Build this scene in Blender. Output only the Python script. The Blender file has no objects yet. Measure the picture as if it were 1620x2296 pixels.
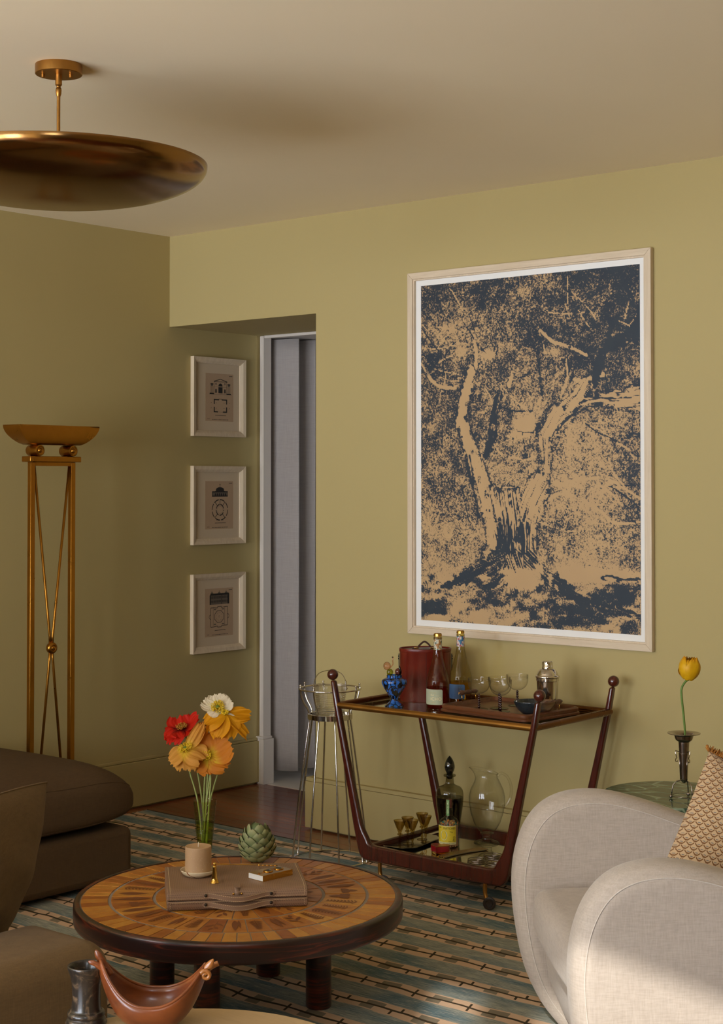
import bpy, bmesh, math, random
import numpy as np
from mathutils import Vector, Matrix, noise as mnoise

random.seed(7)
rng = np.random.default_rng(7)
PI = math.pi
SC = bpy.context.scene
COL = SC.collection

# ------------------------------------------------------------------ camera
YAW, PITCH = math.radians(-40.513), math.radians(1.3)
cam_data = bpy.data.cameras.new('camera')
cam = bpy.data.objects.new('camera', cam_data); COL.objects.link(cam)
cam_data.sensor_fit = 'HORIZONTAL'; cam_data.sensor_width = 36.0
cam_data.lens = 3600.0 / 1620.0 * 36.0
cam_data.shift_x = 0.0
cam_data.shift_y = -(1148.0 - 1002.0) / 1620.0
cam_data.clip_start = 0.05
cam.location = (5.699, -5.252, 1.515)
cam.rotation_euler = (PI / 2 + PITCH, 0, -YAW)
SC.camera = cam

# ------------------------------------------------------------------ sky, sun, window light, exposure
world = bpy.data.worlds.new('sky'); SC.world = world
world.use_nodes = True
bg = world.node_tree.nodes['Background']
bg.inputs['Color'].default_value = (0.88, 0.95, 1.06, 1)
bg.inputs['Strength'].default_value = 19.0
sun_data = bpy.data.lights.new('sun', 'SUN')
sun = bpy.data.objects.new('sun', sun_data); COL.objects.link(sun)
sun_data.energy = 3.7; sun_data.angle = math.radians(0.8); sun_data.color = (1.0, 0.96, 0.90)
SUN_DIR = Vector((-0.447, 0.770, -0.4535))
sun.rotation_euler = SUN_DIR.to_track_quat('-Z', 'Y').to_euler()

WINDOWS = [(0.10, 1.35, 0.03, 2.20, -7.4), (1.70, 2.95, 0.03, 2.20, -7.4), (3.25, 4.40, 0.03, 2.20, -7.4), (5.13, 6.20, 2.05, 2.585, -5.6)]   # x0, x1, z0, z1, y of unseen walls; third opening added, sizes shaped to balance the light
for i, (x0, x1, z0, z1, wy) in enumerate(WINDOWS):
    ld = bpy.data.lights.new('window_daylight', 'AREA'); ld.shape = 'RECTANGLE'
    ld.size = x1 - x0; ld.size_y = z1 - z0
    lo = bpy.data.objects.new('window_daylight', ld); COL.objects.link(lo)
    lo.location = ((x0 + x1) / 2, wy - 0.16, (z0 + z1) / 2)
    lo.rotation_euler = (PI / 2, 0, 0)
    ld.cycles.is_portal = True
hall_ld = bpy.data.lights.new('hall_daylight', 'AREA'); hall_ld.shape = 'RECTANGLE'
hall_ld.size = 0.24; hall_ld.size_y = 1.7; hall_ld.energy = 6.0; hall_ld.color = (0.80, 0.88, 1.0)
hall_lo = bpy.data.objects.new('hall_daylight', hall_ld); COL.objects.link(hall_lo)
hall_lo.location = (2.35, 0.785, 1.2); hall_lo.rotation_euler = (PI / 2, 0, PI / 2)

SC.cycles.transparent_max_bounces = 40
SC.view_settings.view_transform = 'Standard'
SC.view_settings.look = 'None'
SC.view_settings.exposure = 0.0
SC.view_settings.gamma = 1.0
SC.view_settings.use_curve_mapping = False

# ------------------------------------------------------------------ helpers: meshes
class M:
    def __init__(s): s.v = []; s.f = []
    def add(s, vs, fs, T=None):
        b = len(s.v)
        s.v += [tuple(T @ Vector(p)) if T is not None else tuple(p) for p in vs]
        s.f += [tuple(i + b for i in f) for f in fs]
        return s
    def box(s, x0, y0, z0, x1, y1, z1, T=None):
        return s.add([(x0,y0,z0),(x1,y0,z0),(x1,y1,z0),(x0,y1,z0),(x0,y0,z1),(x1,y0,z1),(x1,y1,z1),(x0,y1,z1)],
                     [(0,3,2,1),(4,5,6,7),(0,1,5,4),(1,2,6,5),(2,3,7,6),(3,0,4,7)], T)
    def lathe(s, prof, n=32, T=None, closed=False):
        vs = []; idx = []
        for r, z in prof:
            if r < 1e-6: idx.append([len(vs)]); vs.append((0, 0, z))
            else:
                idx.append(list(range(len(vs), len(vs) + n)))
                vs += [(r * math.cos(2*PI*k/n), r * math.sin(2*PI*k/n), z) for k in range(n)]
        fs = []
        rings = list(zip(idx, idx[1:])) + ([(idx[-1], idx[0])] if closed else [])
        for a, b in rings:
            for k in range(n):
                k2 = (k + 1) % n
                if len(a) == 1 and len(b) == 1: continue
                if len(a) == 1: fs.append((a[0], b[k2], b[k])[::-1])
                elif len(b) == 1: fs.append((a[k], a[k2], b[0]))
                else: fs.append((a[k], a[k2], b[k2], b[k]))
        return s.add(vs, fs, T)
    def tube(s, pts, r, n=8, closed=False, T=None, flat=None):
        pts = [Vector(p) for p in pts]; m = len(pts)
        rs = r if isinstance(r, (list, tuple)) else [r] * m
        tan = []
        for i in range(m):
            a = pts[(i - 1) % m] if (closed or i > 0) else pts[i]
            b = pts[(i + 1) % m] if (closed or i < m - 1) else pts[i]
            t = (b - a); tan.append(t.normalized() if t.length > 1e-9 else Vector((0, 0, 1)))
        up = Vector((0, 0, 1)) if abs(tan[0].z) < 0.9 else Vector((1, 0, 0))
        nrm = (up - tan[0] * up.dot(tan[0])).normalized()
        vs = []
        for i in range(m):
            nrm = (nrm - tan[i] * nrm.dot(tan[i])).normalized(); bi = tan[i].cross(nrm)
            for k in range(n):
                a = 2 * PI * k / n
                f2 = flat if flat else 1.0
                vs.append(pts[i] + nrm * (rs[i] * math.cos(a)) + bi * (rs[i] * f2 * math.sin(a)))
        fs = []
        for i in range(m if closed else m - 1):
            j = (i + 1) % m
            for k in range(n):
                k2 = (k + 1) % n
                fs.append((i*n + k, i*n + k2, j*n + k2, j*n + k))
        if not closed:
            fs.append(tuple(range(n))[::-1]); fs.append(tuple((m-1)*n + k for k in range(n)))
        return s.add(vs, fs, T)
    def ball(s, c, r, n=16, sz=1.0, T=None):
        prof = [(r * math.sin(PI * k / (n // 2)), -r * sz * math.cos(PI * k / (n // 2))) for k in range(n // 2 + 1)]
        prof[0] = (0, prof[0][1]); prof[-1] = (0, prof[-1][1])
        MT = Matrix.Translation(c)
        return s.lathe(prof, n, T @ MT if T is not None else MT)
    def prism(s, poly, d0, d1, axis='z', T=None):
        n = len(poly)
        def P(a, b, d): return {'z': (a, b, d), 'y': (a, d, b), 'x': (d, a, b)}[axis]
        vs = [P(a, b, d0) for a, b in poly] + [P(a, b, d1) for a, b in poly]
        fs = [tuple(range(n))[::-1], tuple(range(n, 2*n))] + [(k, (k+1) % n, n + (k+1) % n, n + k) for k in range(n)]
        return s.add(vs, fs, T)
    def surf(s, fn, nu, nv, wu=False, T=None):
        vs = [fn(i / (nu if wu else nu - 1), j / (nv - 1)) for i in range(nu) for j in range(nv)]
        fs = []
        for i in range(nu if wu else nu - 1):
            i2 = (i + 1) % nu
            for j in range(nv - 1):
                fs.append((i*nv + j, i2*nv + j, i2*nv + j + 1, i*nv + j + 1))
        return s.add(vs, fs, T)
    def mesh(s, name, mat=None, smooth=35, fix=True):
        me = bpy.data.meshes.new(name)
        me.from_pydata([tuple(p) for p in s.v], [], s.f)
        if fix:
            bm = bmesh.new(); bm.from_mesh(me)
            bmesh.ops.recalc_face_normals(bm, faces=bm.faces); bm.to_mesh(me); bm.free()
        if mat: me.materials.append(mat)
        if smooth:
            me.polygons.foreach_set('use_smooth', [True] * len(me.polygons))
            if smooth < 180: me.set_sharp_from_angle(angle=math.radians(smooth))
        me.update()
        return me
    def build(s, name, mat=None, par=None, bev=0, seg=2, smooth=35, sub=0, solid=0, label=None, fix=True, loc=None, kind=None):
        o = bpy.data.objects.new(name, s.mesh(name, mat, smooth, fix)); COL.objects.link(o)
        if par is not None: o.parent = par
        if loc is not None: o.location = loc
        if solid:
            md = o.modifiers.new('thickness', 'SOLIDIFY'); md.thickness = solid; md.offset = 0
        if bev:
            md = o.modifiers.new('bevel', 'BEVEL'); md.width = bev; md.segments = seg; md.limit_method = 'ANGLE'; md.angle_limit = math.radians(40)
            md.harden_normals = False
        if sub:
            md = o.modifiers.new('subdivision', 'SUBSURF'); md.levels = sub; md.render_levels = sub
        if label: o['label'] = label
        if kind: o['kind'] = kind
        return o

def tag(o, label, cat, group=None):
    o['label'] = label; o['category'] = cat
    if group: o['group'] = group
    return o
def thing(name, label, cat, loc=(0, 0, 0), rz=0.0, group=None):
    o = bpy.data.objects.new(name, None); COL.objects.link(o)
    o.empty_display_size = 0.05; o.location = loc; o.rotation_euler = (0, 0, rz)
    return tag(o, label, cat, group)
def dup(root, loc, label, rz=None):
    def cp(o, p):
        c = o.copy(); COL.objects.link(c)
        if p is not None: c.parent = p
        for ch in list(o.children): cp(ch, c)
        return c
    r = cp(root, None); r.location = loc; r['label'] = label
    if rz is not None: r.rotation_euler = (0, 0, rz)
    return r
def piece(name, me, par, loc=(0, 0, 0), rot=(0, 0, 0), scl=(1, 1, 1)):
    o = bpy.data.objects.new(name, me); COL.objects.link(o); o.parent = par
    o.location = loc; o.rotation_euler = rot; o.scale = scl
    return o
def struct(o):
    o['kind'] = 'structure'; return o
def cat_rom(pts, k=6, closed=False):
    P = [Vector(p) for p in pts]; n = len(P); out = []
    for i in range(n if closed else n - 1):
        p0 = P[(i-1) % n] if (closed or i > 0) else P[i]
        p1 = P[i]; p2 = P[(i+1) % n]
        p3 = P[(i+2) % n] if (closed or i < n - 2) else p2
        for j in range(k):
            t = j / k
            out.append(0.5 * ((2*p1) + (p2 - p0)*t + (2*p0 - 5*p1 + 4*p2 - p3)*t*t + (3*p1 - p0 - 3*p2 + p3)*t*t*t))
    if not closed: out.append(P[-1])
    return out
def smooth_prof(pts, k=5):
    return [(max(p.x, 0.0), p.y) for p in cat_rom([(a, b, 0) for a, b in pts], k)]
def text_faces(txt, size, spacing=1.0, extrude=0.0):
    cu = bpy.data.curves.new('lettering', 'FONT'); cu.body = txt; cu.size = size
    cu.align_x = 'CENTER'; cu.align_y = 'CENTER'; cu.space_character = spacing; cu.extrude = extrude; cu.resolution_u = 3
    o = bpy.data.objects.new('lettering', cu); COL.objects.link(o)
    dg = bpy.context.evaluated_depsgraph_get(); dg.update()
    me = o.evaluated_get(dg).to_mesh()
    vs = [tuple(v.co) for v in me.vertices]; fs = [tuple(p.vertices) for p in me.polygons]
    o.evaluated_get(dg).to_mesh_clear()
    bpy.data.objects.remove(o); bpy.data.curves.remove(cu)
    return vs, fs
def Rz(a): return Matrix.Rotation(a, 4, 'Z')
def Rx(a): return Matrix.Rotation(a, 4, 'X')
def Ry(a): return Matrix.Rotation(a, 4, 'Y')
def Tr(x, y, z): return Matrix.Translation((x, y, z))
def view_frame(n, c=(0, 0, 0)):
    """like frame_to, with local +X kept to the right across the room view"""
    Z_ = Vector(n).normalized(); X_ = Vector((0.76, 0.65, 0)); X_ = (X_ - Z_ * X_.dot(Z_)).normalized(); Y_ = Z_.cross(X_)
    m = Matrix((X_, Y_, Z_)).transposed().to_4x4(); m.translation = Vector(c); return m
def frame_to(n, c=(0, 0, 0)):
    """matrix taking +Z to direction n, origin to c"""
    return Matrix.Translation(c) @ Vector(n).to_track_quat('Z', 'Y').to_matrix().to_4x4()

# ------------------------------------------------------------------ helpers: materials
def srgb(h):
    if not isinstance(h, str): return tuple(h)
    h = h.lstrip('#'); out = []
    for i in (0, 2, 4):
        c = int(h[i:i+2], 16) / 255
        out.append(c / 12.92 if c <= 0.04045 else ((c + 0.055) / 1.055) ** 2.4)
    return tuple(out)
class NT:
    def __init__(s, name):
        s.m = bpy.data.materials.new(name); s.m.use_nodes = True
        s.t = s.m.node_tree; s.t.nodes.clear()
        s.out = s.t.nodes.new('ShaderNodeOutputMaterial')
    def n(s, typ, **kw):
        nd = s.t.nodes.new(typ)
        for k, v in kw.items(): setattr(nd, k, v)
        return nd
    def put(s, sock, v):
        if hasattr(v, 'is_output') or isinstance(v, bpy.types.NodeSocket): s.t.links.new(v, sock)
        elif isinstance(v, str): sock.default_value = (*srgb(v), 1)
        elif isinstance(v, (tuple, list)) and sock.type == 'RGBA': sock.default_value = (*v[:3], 1)
        else: sock.default_value = v
    def math(s, op, a, b=0.0, c=None, clamp=False):
        nd = s.n('ShaderNodeMath', operation=op, use_clamp=clamp)
        s.put(nd.inputs[0], a); s.put(nd.inputs[1], b)
        if c is not None: s.put(nd.inputs[2], c)
        return nd.outputs[0]
    def mix(s, f, a, b):
        nd = s.n('ShaderNodeMix', data_type='RGBA')
        s.put(nd.inputs[0], f); s.put(nd.inputs[6], a); s.put(nd.inputs[7], b)
        return nd.outputs[2]
    def co(s, kind='Object', scale=(1, 1, 1), rot=(0, 0, 0)):
        tc = s.n('ShaderNodeTexCoord'); mp = s.n('ShaderNodeMapping')
        mp.inputs['Scale'].default_value = scale; mp.inputs['Rotation'].default_value = rot
        s.t.links.new(tc.outputs[kind], mp.inputs[0]); return mp.outputs[0]
    def noise(s, vec, scale, detail=2, rough=0.5, dist=0.0, col=False):
        nd = s.n('ShaderNodeTexNoise'); s.t.links.new(vec, nd.inputs['Vector'])
        nd.inputs['Scale'].default_value = scale; nd.inputs['Detail'].default_value = detail
        nd.inputs['Roughness'].default_value = rough; nd.inputs['Distortion'].default_value = dist
        return nd.outputs['Color' if col else 'Fac']
    def vor(s, vec, scale, feat='F1', out='Distance'):
        nd = s.n('ShaderNodeTexVoronoi', feature=feat); s.t.links.new(vec, nd.inputs['Vector'])
        nd.inputs['Scale'].default_value = scale
        return nd.outputs[out]
    def wave(s, vec, scale, dist=0.0, detail=2, dscale=1.0, direction='X', prof='SIN'):
        nd = s.n('ShaderNodeTexWave', bands_direction=direction, wave_profile=prof); s.t.links.new(vec, nd.inputs['Vector'])
        nd.inputs['Scale'].default_value = scale; nd.inputs['Distortion'].default_value = dist
        nd.inputs['Detail'].default_value = detail; nd.inputs['Detail Scale'].default_value = dscale
        return nd.outputs['Fac']
    def ramp(s, f, stops):
        nd = s.n('ShaderNodeValToRGB'); s.t.links.new(f, nd.inputs[0])
        el = nd.color_ramp.elements
        while len(el) < len(stops): el.new(0.5)
        for e, (p, c) in zip(el, stops): e.position = p; e.color = (*srgb(c), 1) if isinstance(c, str) else (c, c, c, 1) if isinstance(c, float) else (*c, 1)
        return nd.outputs[0]
    def step(s, f, lo, hi):
        nd = s.n('ShaderNodeMapRange', interpolation_type='SMOOTHSTEP'); s.put(nd.inputs[0], f)
        nd.inputs[1].default_value = lo; nd.inputs[2].default_value = hi
        return nd.outputs[0]
    def xyz(s, vec):
        nd = s.n('ShaderNodeSeparateXYZ'); s.t.links.new(vec, nd.inputs[0]); return nd.outputs
    def attr(s, name):
        nd = s.n('ShaderNodeAttribute', attribute_name=name); return nd.outputs['Fac']
    def rand(s):
        return s.n('ShaderNodeObjectInfo').outputs['Random']
    def bsdf(s, base, rough=0.5, metal=0.0, bump=None, bstr=0.2, bdist=0.002, **kw):
        p = s.n('ShaderNodeBsdfPrincipled')
        s.put(p.inputs['Base Color'], base); s.put(p.inputs['Roughness'], rough); s.put(p.inputs['Metallic'], metal)
        for k, v in kw.items(): s.put(p.inputs[k.replace('_', ' ')], v)
        if bump is not None:
            b = s.n('ShaderNodeBump'); b.inputs['Strength'].default_value = bstr; b.inputs['Distance'].default_value = bdist
            s.t.links.new(bump, b.inputs['Height']); s.t.links.new(b.outputs[0], p.inputs['Normal'])
        s.t.links.new(p.outputs[0], s.out.inputs[0]); return s.m
def plain(name, base, rough=0.5, metal=0.0, var=0.0, vscale=20, **kw):
    t = NT(name)
    if var:
        c = srgb(base); v = t.noise(t.co(), vscale, 3)
        base = t.mix(v, tuple(x * (1 - var) for x in c), tuple(min(1, x * (1 + var)) for x in c))
    return t.bsdf(base, rough, metal, **kw)
def wood(name, a, b, scale=30, axis='X', rough=0.35, stretch=12, coat=0.3, bstr=0.05, cells=False):
    t = NT(name)
    sc = {'X': (1, stretch, stretch), 'Y': (stretch, 1, stretch), 'Z': (stretch, stretch, 1)}[axis]
    v = t.co('Object', sc)
    n1 = t.noise(v, scale / stretch * 2, 4, 0.6, 0.6); n2 = t.noise(v, scale, 3, 0.7)
    f = t.math('ADD', t.math('MULTIPLY', n1, 0.7), t.math('MULTIPLY', n2, 0.3))
    if cells: f = t.math('ADD', f, t.math('MULTIPLY', t.math('SUBTRACT', t.rand(), 0.5), 0.4))
    c = t.ramp(f, [(0.3, a), (0.7, b)])
    return t.bsdf(c, rough, bump=n2, bstr=bstr, Coat_Weight=coat, Coat_Roughness=0.15)
def thin_glass(name, tint=(1, 1, 1), edge=0.6, rough=0.02, body=None, dens=0.0, gloss=1.0):
    """thin clear glass: tinted see-through sheet with a Fresnel sheen"""
    t = NT(name)
    lw = t.n('ShaderNodeLayerWeight'); lw.inputs['Blend'].default_value = 0.5
    tr = t.n('ShaderNodeBsdfTransparent')
    fc = lw.outputs['Facing']
    t.put(tr.inputs[0], t.mix(t.math('POWER', fc, 3.0), tuple(tint), tuple(x * edge for x in tint)))
    gl = t.n('ShaderNodeBsdfGlossy'); gl.inputs['Roughness'].default_value = rough
    fr = t.math('ADD', t.math('MULTIPLY', t.math('POWER', fc, 5.0), 0.75), 0.045)
    mx = t.n('ShaderNodeMixShader'); t.t.links.new(t.math('MULTIPLY', fr, gloss), mx.inputs[0])
    t.t.links.new(tr.outputs[0], mx.inputs[1]); t.t.links.new(gl.outputs[0], mx.inputs[2])
    t.t.links.new(mx.outputs[0], t.out.inputs[0]); return t.m
def fabric(name, a, b, scale=900, rough=0.9, bstr=0.25, slub=True, sheen=0.2, kind='Object'):
    t = NT(name); v = t.co(kind)
    n1 = t.noise(v, 3.0, 2)
    w1 = t.noise(t.co(kind, (1, 1, 0.12)), scale * 0.35, 2, 0.7); w2 = t.noise(t.co(kind, (0.12, 0.12, 1)), scale * 0.35, 2, 0.7)
    w = t.math('ADD', t.math('MULTIPLY', w1, 0.5), t.math('MULTIPLY', w2, 0.5))
    f = t.math('ADD', t.math('MULTIPLY', w, 1.7), -0.35, clamp=True)
    c = t.mix(t.math('ADD', t.math('MULTIPLY', f, 0.75), t.math('MULTIPLY', n1, 0.25)), a, b)
    return t.bsdf(c, rough, bump=w, bstr=bstr, bdist=0.0015, Sheen_Weight=sheen, Sheen_Roughness=0.5, Specular_IOR_Level=0.2)

# ------------------------------------------------------------------ materials shared by several things
def paint(name, base, bstr=0.06):
    t = NT(name); v = t.co(); n = t.noise(v, 240, 3); l = t.noise(v, 1.3, 2)
    c = srgb(base)
    return t.bsdf(t.mix(l, tuple(x * 0.97 for x in c), tuple(x * 1.03 for x in c)), 0.72, bump=n, bstr=bstr, bdist=0.001, Specular_IOR_Level=0.3)
WALL = paint('olive_wall_paint', '#b19f6b')
CEIL = paint('warm_ceiling_paint', '#f7e7c6', 0.03)
WHITE_TRIM = paint('white_trim_paint', '#d2c8bc', 0.02)
HALLW = paint('hall_white_paint', '#cbc3ba')
GAP = plain('shadow_gap', '#120c08', 0.9)
MAHOG = wood('mahogany', '#3c140c', '#541e12', 26, 'Z', 0.22, 14, 0.5)
MAHOGX = wood('mahogany_rail', '#3c140c', '#541e12', 26, 'X', 0.22, 14, 0.5)
def brass(name, base, rough=0.28, var=0.25, vs=9):
    t = NT(name); n = t.noise(t.co(), vs, 4, 0.6, 0.5); c = srgb(base)
    return t.bsdf(t.mix(n, tuple(x * (1 - var) for x in c), tuple(min(1, x * (1 + var)) for x in c)), t.math('ADD', t.math('MULTIPLY', n, 0.18), rough - 0.09), 1.0)
BRONZE = brass('aged_bronze', '#a8783a', 0.36)
DISHM = brass('patinated_brass', '#8f6a3e', 0.19, 0.28, 3.2)
BRASS = brass('polished_brass', '#d9ab55', 0.14, 0.1)
DARKBRASS = brass('dark_bronze_tube', '#6b4522', 0.28, 0.15)
CHROME = plain('chrome', '#d6d0c6', 0.10, 1.0)
SILVER = brass('tarnished_silver', '#9a8f86', 0.18, 0.15, 30)
CLEAR = thin_glass('clear_glass', (0.97, 0.97, 0.95), 0.42)
LINEN_CH = fabric('oatmeal_linen', '#9f9081', '#cdc0b1', 700, 0.9, 0.3)
SOFA_F = fabric('olive_brown_linen', '#5d4a31', '#7b6342', 800, 0.92, 0.12, sheen=0.03)
SOFA_D = fabric('dark_olive_linen', '#4a3826', '#5e4931', 800, 0.92, 0.12, sheen=0.0)

# ------------------------------------------------------------------ room shell
RX = 7.4
struct(M().box(0, -5.75, -0.10, RX, 0.622, -0.004).box(0, -7.55, -0.10, 4.75, -5.75, -0.004).build('floor', wood('floorboard_wood', '#4b2414', '#7a4426', 20, 'X', 0.3, 10, 0.3), smooth=0))
FLOOR = bpy.data.objects['floor']
plank_mat = wood('plank_wood', '#6a3420', '#a05c39', 18, 'X', 0.27, 12, 0.3, cells=True)
y = -0.305; row = 0
while y < 0.60:
    y1 = min(y + 0.0755, 0.621)
    x = 0.001; xe = 0.945 if y > -0.05 and y1 > 0.03 else 3.6
    off = [0.35, 0.8, 0.55, 1.0][row % 4]
    while x < xe - 0.01:
        x1 = min(x + off, xe); off = random.uniform(0.75, 1.15)
        if xe - x1 < 0.15: x1 = xe
        M().box(x + 0.0006, y + 0.0006, -0.006, x1 - 0.0006, y1 - 0.0006, 0.0).build('plank', plank_mat, FLOOR, smooth=0, bev=0.0006, seg=1)
        x = x1
    y = y1; row += 1
t = NT('pale_stone'); hallfloor = t.bsdf(t.mix(t.noise(t.co(), 5, 4), '#cfc6ba', '#e0d8cd'), 0.3)
struct(M().box(-1.0, 0.622, -0.1, 2.4, 2.7, 0.0).build('floor', hallfloor, smooth=0))
struct(M().box(-0.2, -5.75, 2.70, RX + 0.1, 0.63, 2.80).box(-0.2, -7.55, 2.70, 4.75, -5.75, 2.80).build('ceiling', CEIL, smooth=0))
struct(M().box(-1.0, 0.63, 2.257, 2.4, 2.75, 2.35).build('ceiling', HALLW, smooth=0))
struct(M().box(-0.15, -7.55, -0.1, 0.0, 0.629, 2.70).build('wall_left', WALL, smooth=0))
wb = M().box(0.947, 0.0, -0.1, RX, 0.629, 2.70).box(0.0, 0.0, 2.2655, 0.947, 0.629, 2.70)
struct(wb.build('wall_back', WALL, smooth=0))
struct(M().box(RX, -5.75, -0.1, RX + 0.15, 0.629, 2.70).build('wall_right', WALL, smooth=0))
wf = M()
for wy, xa, xb, ws_ in ((-7.4, 0.0, 4.6, WINDOWS[:3]), (-5.6, 4.6, RX, WINDOWS[3:])):
    xs = xa
    for (x0, x1, z0, z1, _) in ws_:
        wf.box(xs, wy - 0.15, -0.1, x0, wy, 2.70).box(x0, wy - 0.15, -0.1, x1, wy, z0).box(x0, wy - 0.15, z1, x1, wy, 2.70); xs = x1
    wf.box(xs, wy - 0.15, -0.1, xb, wy, 2.70)
wf.box(4.6, -7.55, -0.1, 4.75, -5.75, 2.70)  # unseen return wall, added where the left part is set back to even the light
struct(wf.build('wall_front', WALL, smooth=0))
struct(M().box(-1.0, 2.6, -0.1, 2.5, 2.75, 2.36).box(-1.1, 0.48, -0.1, -1.0, 2.75, 2.36).box(-1.0, 0.48, -0.1, -0.1505, 0.6285, 2.36).box(2.4, 0.63, -0.1, 2.5, 2.75, 2.36).build('wall_hall', HALLW, smooth=0))
for k, (x0, x1, z0, z1, wy) in enumerate(WINDOWS):
    w = bpy.data.objects.new('window_%d' % (k + 1), None); COL.objects.link(w); struct(w)
    f = 0.045; ya, yb = wy - 0.10, wy - 0.05
    fr = M()
    for a in ((x0, z0, x0 + f, z1), (x1 - f, z0, x1, z1), (x0 + f, z0, x1 - f, z0 + f), (x0 + f, z1 - f, x1 - f, z1)): fr.box(a[0], ya, a[1], a[2], yb, a[3])
    fr.build('window_frame', WHITE_TRIM, w, smooth=0)
    vb = [x0 + (x1 - x0) * 0.5] if k < 3 else [5.46]
    for xv in vb: M().box(xv - (0.03 if k < 3 else 0.08), ya, z0 + f, xv + (0.03 if k < 3 else 0.08), yb, z1 - f).build('mullion', WHITE_TRIM, w, smooth=0)
    if k < 3:
        for zz in (0.33, 0.66): M().box(x0 + f, ya + 0.01, z0 + (z1 - z0) * zz - 0.012, x1 - f, yb - 0.01, z0 + (z1 - z0) * zz + 0.012).build('glazing_bar', WHITE_TRIM, w, smooth=0)
# baseboards, with a recessed shadow gap and a bead
def bb(name, quad, cap, z):
    o = struct(M().box(*quad[:2], 0.009, *quad[2:], z - 0.0165).build(name, WALL, smooth=0, bev=0.002))
    M().box(*cap[:2], z - 0.016, *cap[2:], z).build('bead', WALL, o, smooth=30, bev=0.004)
bb('baseboard_left', (0.0, -7.4, 0.019, 0.604), (0.0, -7.4, 0.013, 0.604), 0.232)
b2 = struct(M().box(0.910, -0.028, 0.009, RX, -0.0005, 0.209).box(0.910, -0.0005, 0.009, 0.9465, 0.60, 0.209).build('baseboard_back', WALL, smooth=0))
M().box(0.913, -0.024, 0.2105, RX, -0.0005, 0.226).box(0.913, -0.0005, 0.2105, 0.9465, 0.60, 0.226).build('bead', WALL, b2, smooth=30)
# white casing of the hall opening
door = bpy.data.objects.new('door_1', None); COL.objects.link(door); struct(door)
M().prism([(0.001, 0.629), (0.004, 0.618), (0.010, 0.612), (0.024, 0.613), (0.030, 0.606), (0.044, 0.604), (0.044, 0.658), (0.001, 0.658)], 0.238, 2.262, 'z').build('casing_side', WHITE_TRIM, door, smooth=25)
M().prism([(0.001, 0.600), (0.014, 0.596), (0.022, 0.600), (0.034, 0.592), (0.060, 0.590), (0.060, 0.664), (0.001, 0.664)], 0.0005, 0.226, 'z').build('plinth_block', WHITE_TRIM, door, smooth=25)
M().box(0.001, 0.594, 0.2265, 0.053, 0.661, 0.2375).build('plinth_cap', WHITE_TRIM, door, smooth=25, bev=0.003)
M().box(0.0445, 0.606, 2.250, 0.9465, 0.6285, 2.2645).build('casing_head', WHITE_TRIM, door, smooth=25, bev=0.002)

# ------------------------------------------------------------------ curtain in the hall
ct = NT('grey_linen_curtain'); v = ct.co()
cw = ct.math('ADD', ct.noise(ct.co('Object', (1, 1, 0.05)), 260, 2, 0.7), ct.noise(ct.co('Object', (0.05, 0.05, 1)), 260, 2, 0.7))
CURT = ct.bsdf(ct.mix(ct.math('MULTIPLY', cw, 0.5), '#8d8580', '#b5aca6'), 0.9, bump=cw, bstr=0.15, bdist=0.001, Sheen_Weight=0.2)
def curtain_fn(u, v):
    y = 0.668 + 0.62 * u
    ph = (y - 0.668) / 0.126 * 2 * PI
    x = 0.118 - 0.17 * math.exp(-((y - 0.668) / 0.022) ** 2) - 0.055 * math.cos(ph) - 0.012 * math.cos(2 * ph + 0.5) + 0.006 * math.sin(3 * v + 9 * u) * v
    y2 = y + 0.014 * math.sin(ph)
    zb = 0.058 - 0.004 * math.cos(ph)
    return (x, y2, zb + (2.250 - zb) * (1 - v))
cu = M().surf(curtain_fn, 150, 24).build('curtain', CURT, smooth=180, fix=False, solid=0.003)
tag(cu, 'grey linen curtain hanging in deep folds beyond the white doorway', 'curtain')

# ------------------------------------------------------------------ tree print in a pale wood frame
def cv(X, Y):
    u = (X - 108) / 1177.0; t = 263 - 118 * u; b = 2055 + 85 * u
    return (u, (Y - t) / (b - t))
AW, AH = 1.045, 1.390
def vnoise(x, y, seed):
    g = np.random.default_rng(seed).random((64, 64))
    xi = np.floor(x).astype(int); yi = np.floor(y).astype(int); fx = x - xi; fy = y - yi
    fx = fx*fx*(3-2*fx); fy = fy*fy*(3-2*fy)
    a = g[xi % 64, yi % 64]; b = g[(xi+1) % 64, yi % 64]; c = g[xi % 64, (yi+1) % 64]; d = g[(xi+1) % 64, (yi+1) % 64]
    return a*(1-fx)*(1-fy) + b*fx*(1-fy) + c*(1-fx)*fy + d*fx*fy
NU, NV = 236, 314
uu, vv = np.meshgrid(np.linspace(0, 1, NU), np.linspace(0, 1, NV), indexing='ij')
X = uu * AW; Y = vv * AH
def blob(cx, cy, rx, ry, amt):
    u, v = cv(cx, cy); return amt * np.exp(-(((uu - u) * 1177 / rx) ** 2 + ((vv - v) * 1900 / ry) ** 2))
ink = 0.63 + 0.09 * (vnoise(X * 9, Y * 9, 1) - 0.5) * 2 + 0.10 * (vnoise(X * 22, Y * 22, 2) - 0.5) * 2 + 0.06 * (vnoise(X * 48, Y * 48, 12) - 0.5) * 2
ink += np.clip(0.06 - vv * 0.25, -0.05, 0.06)
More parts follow.
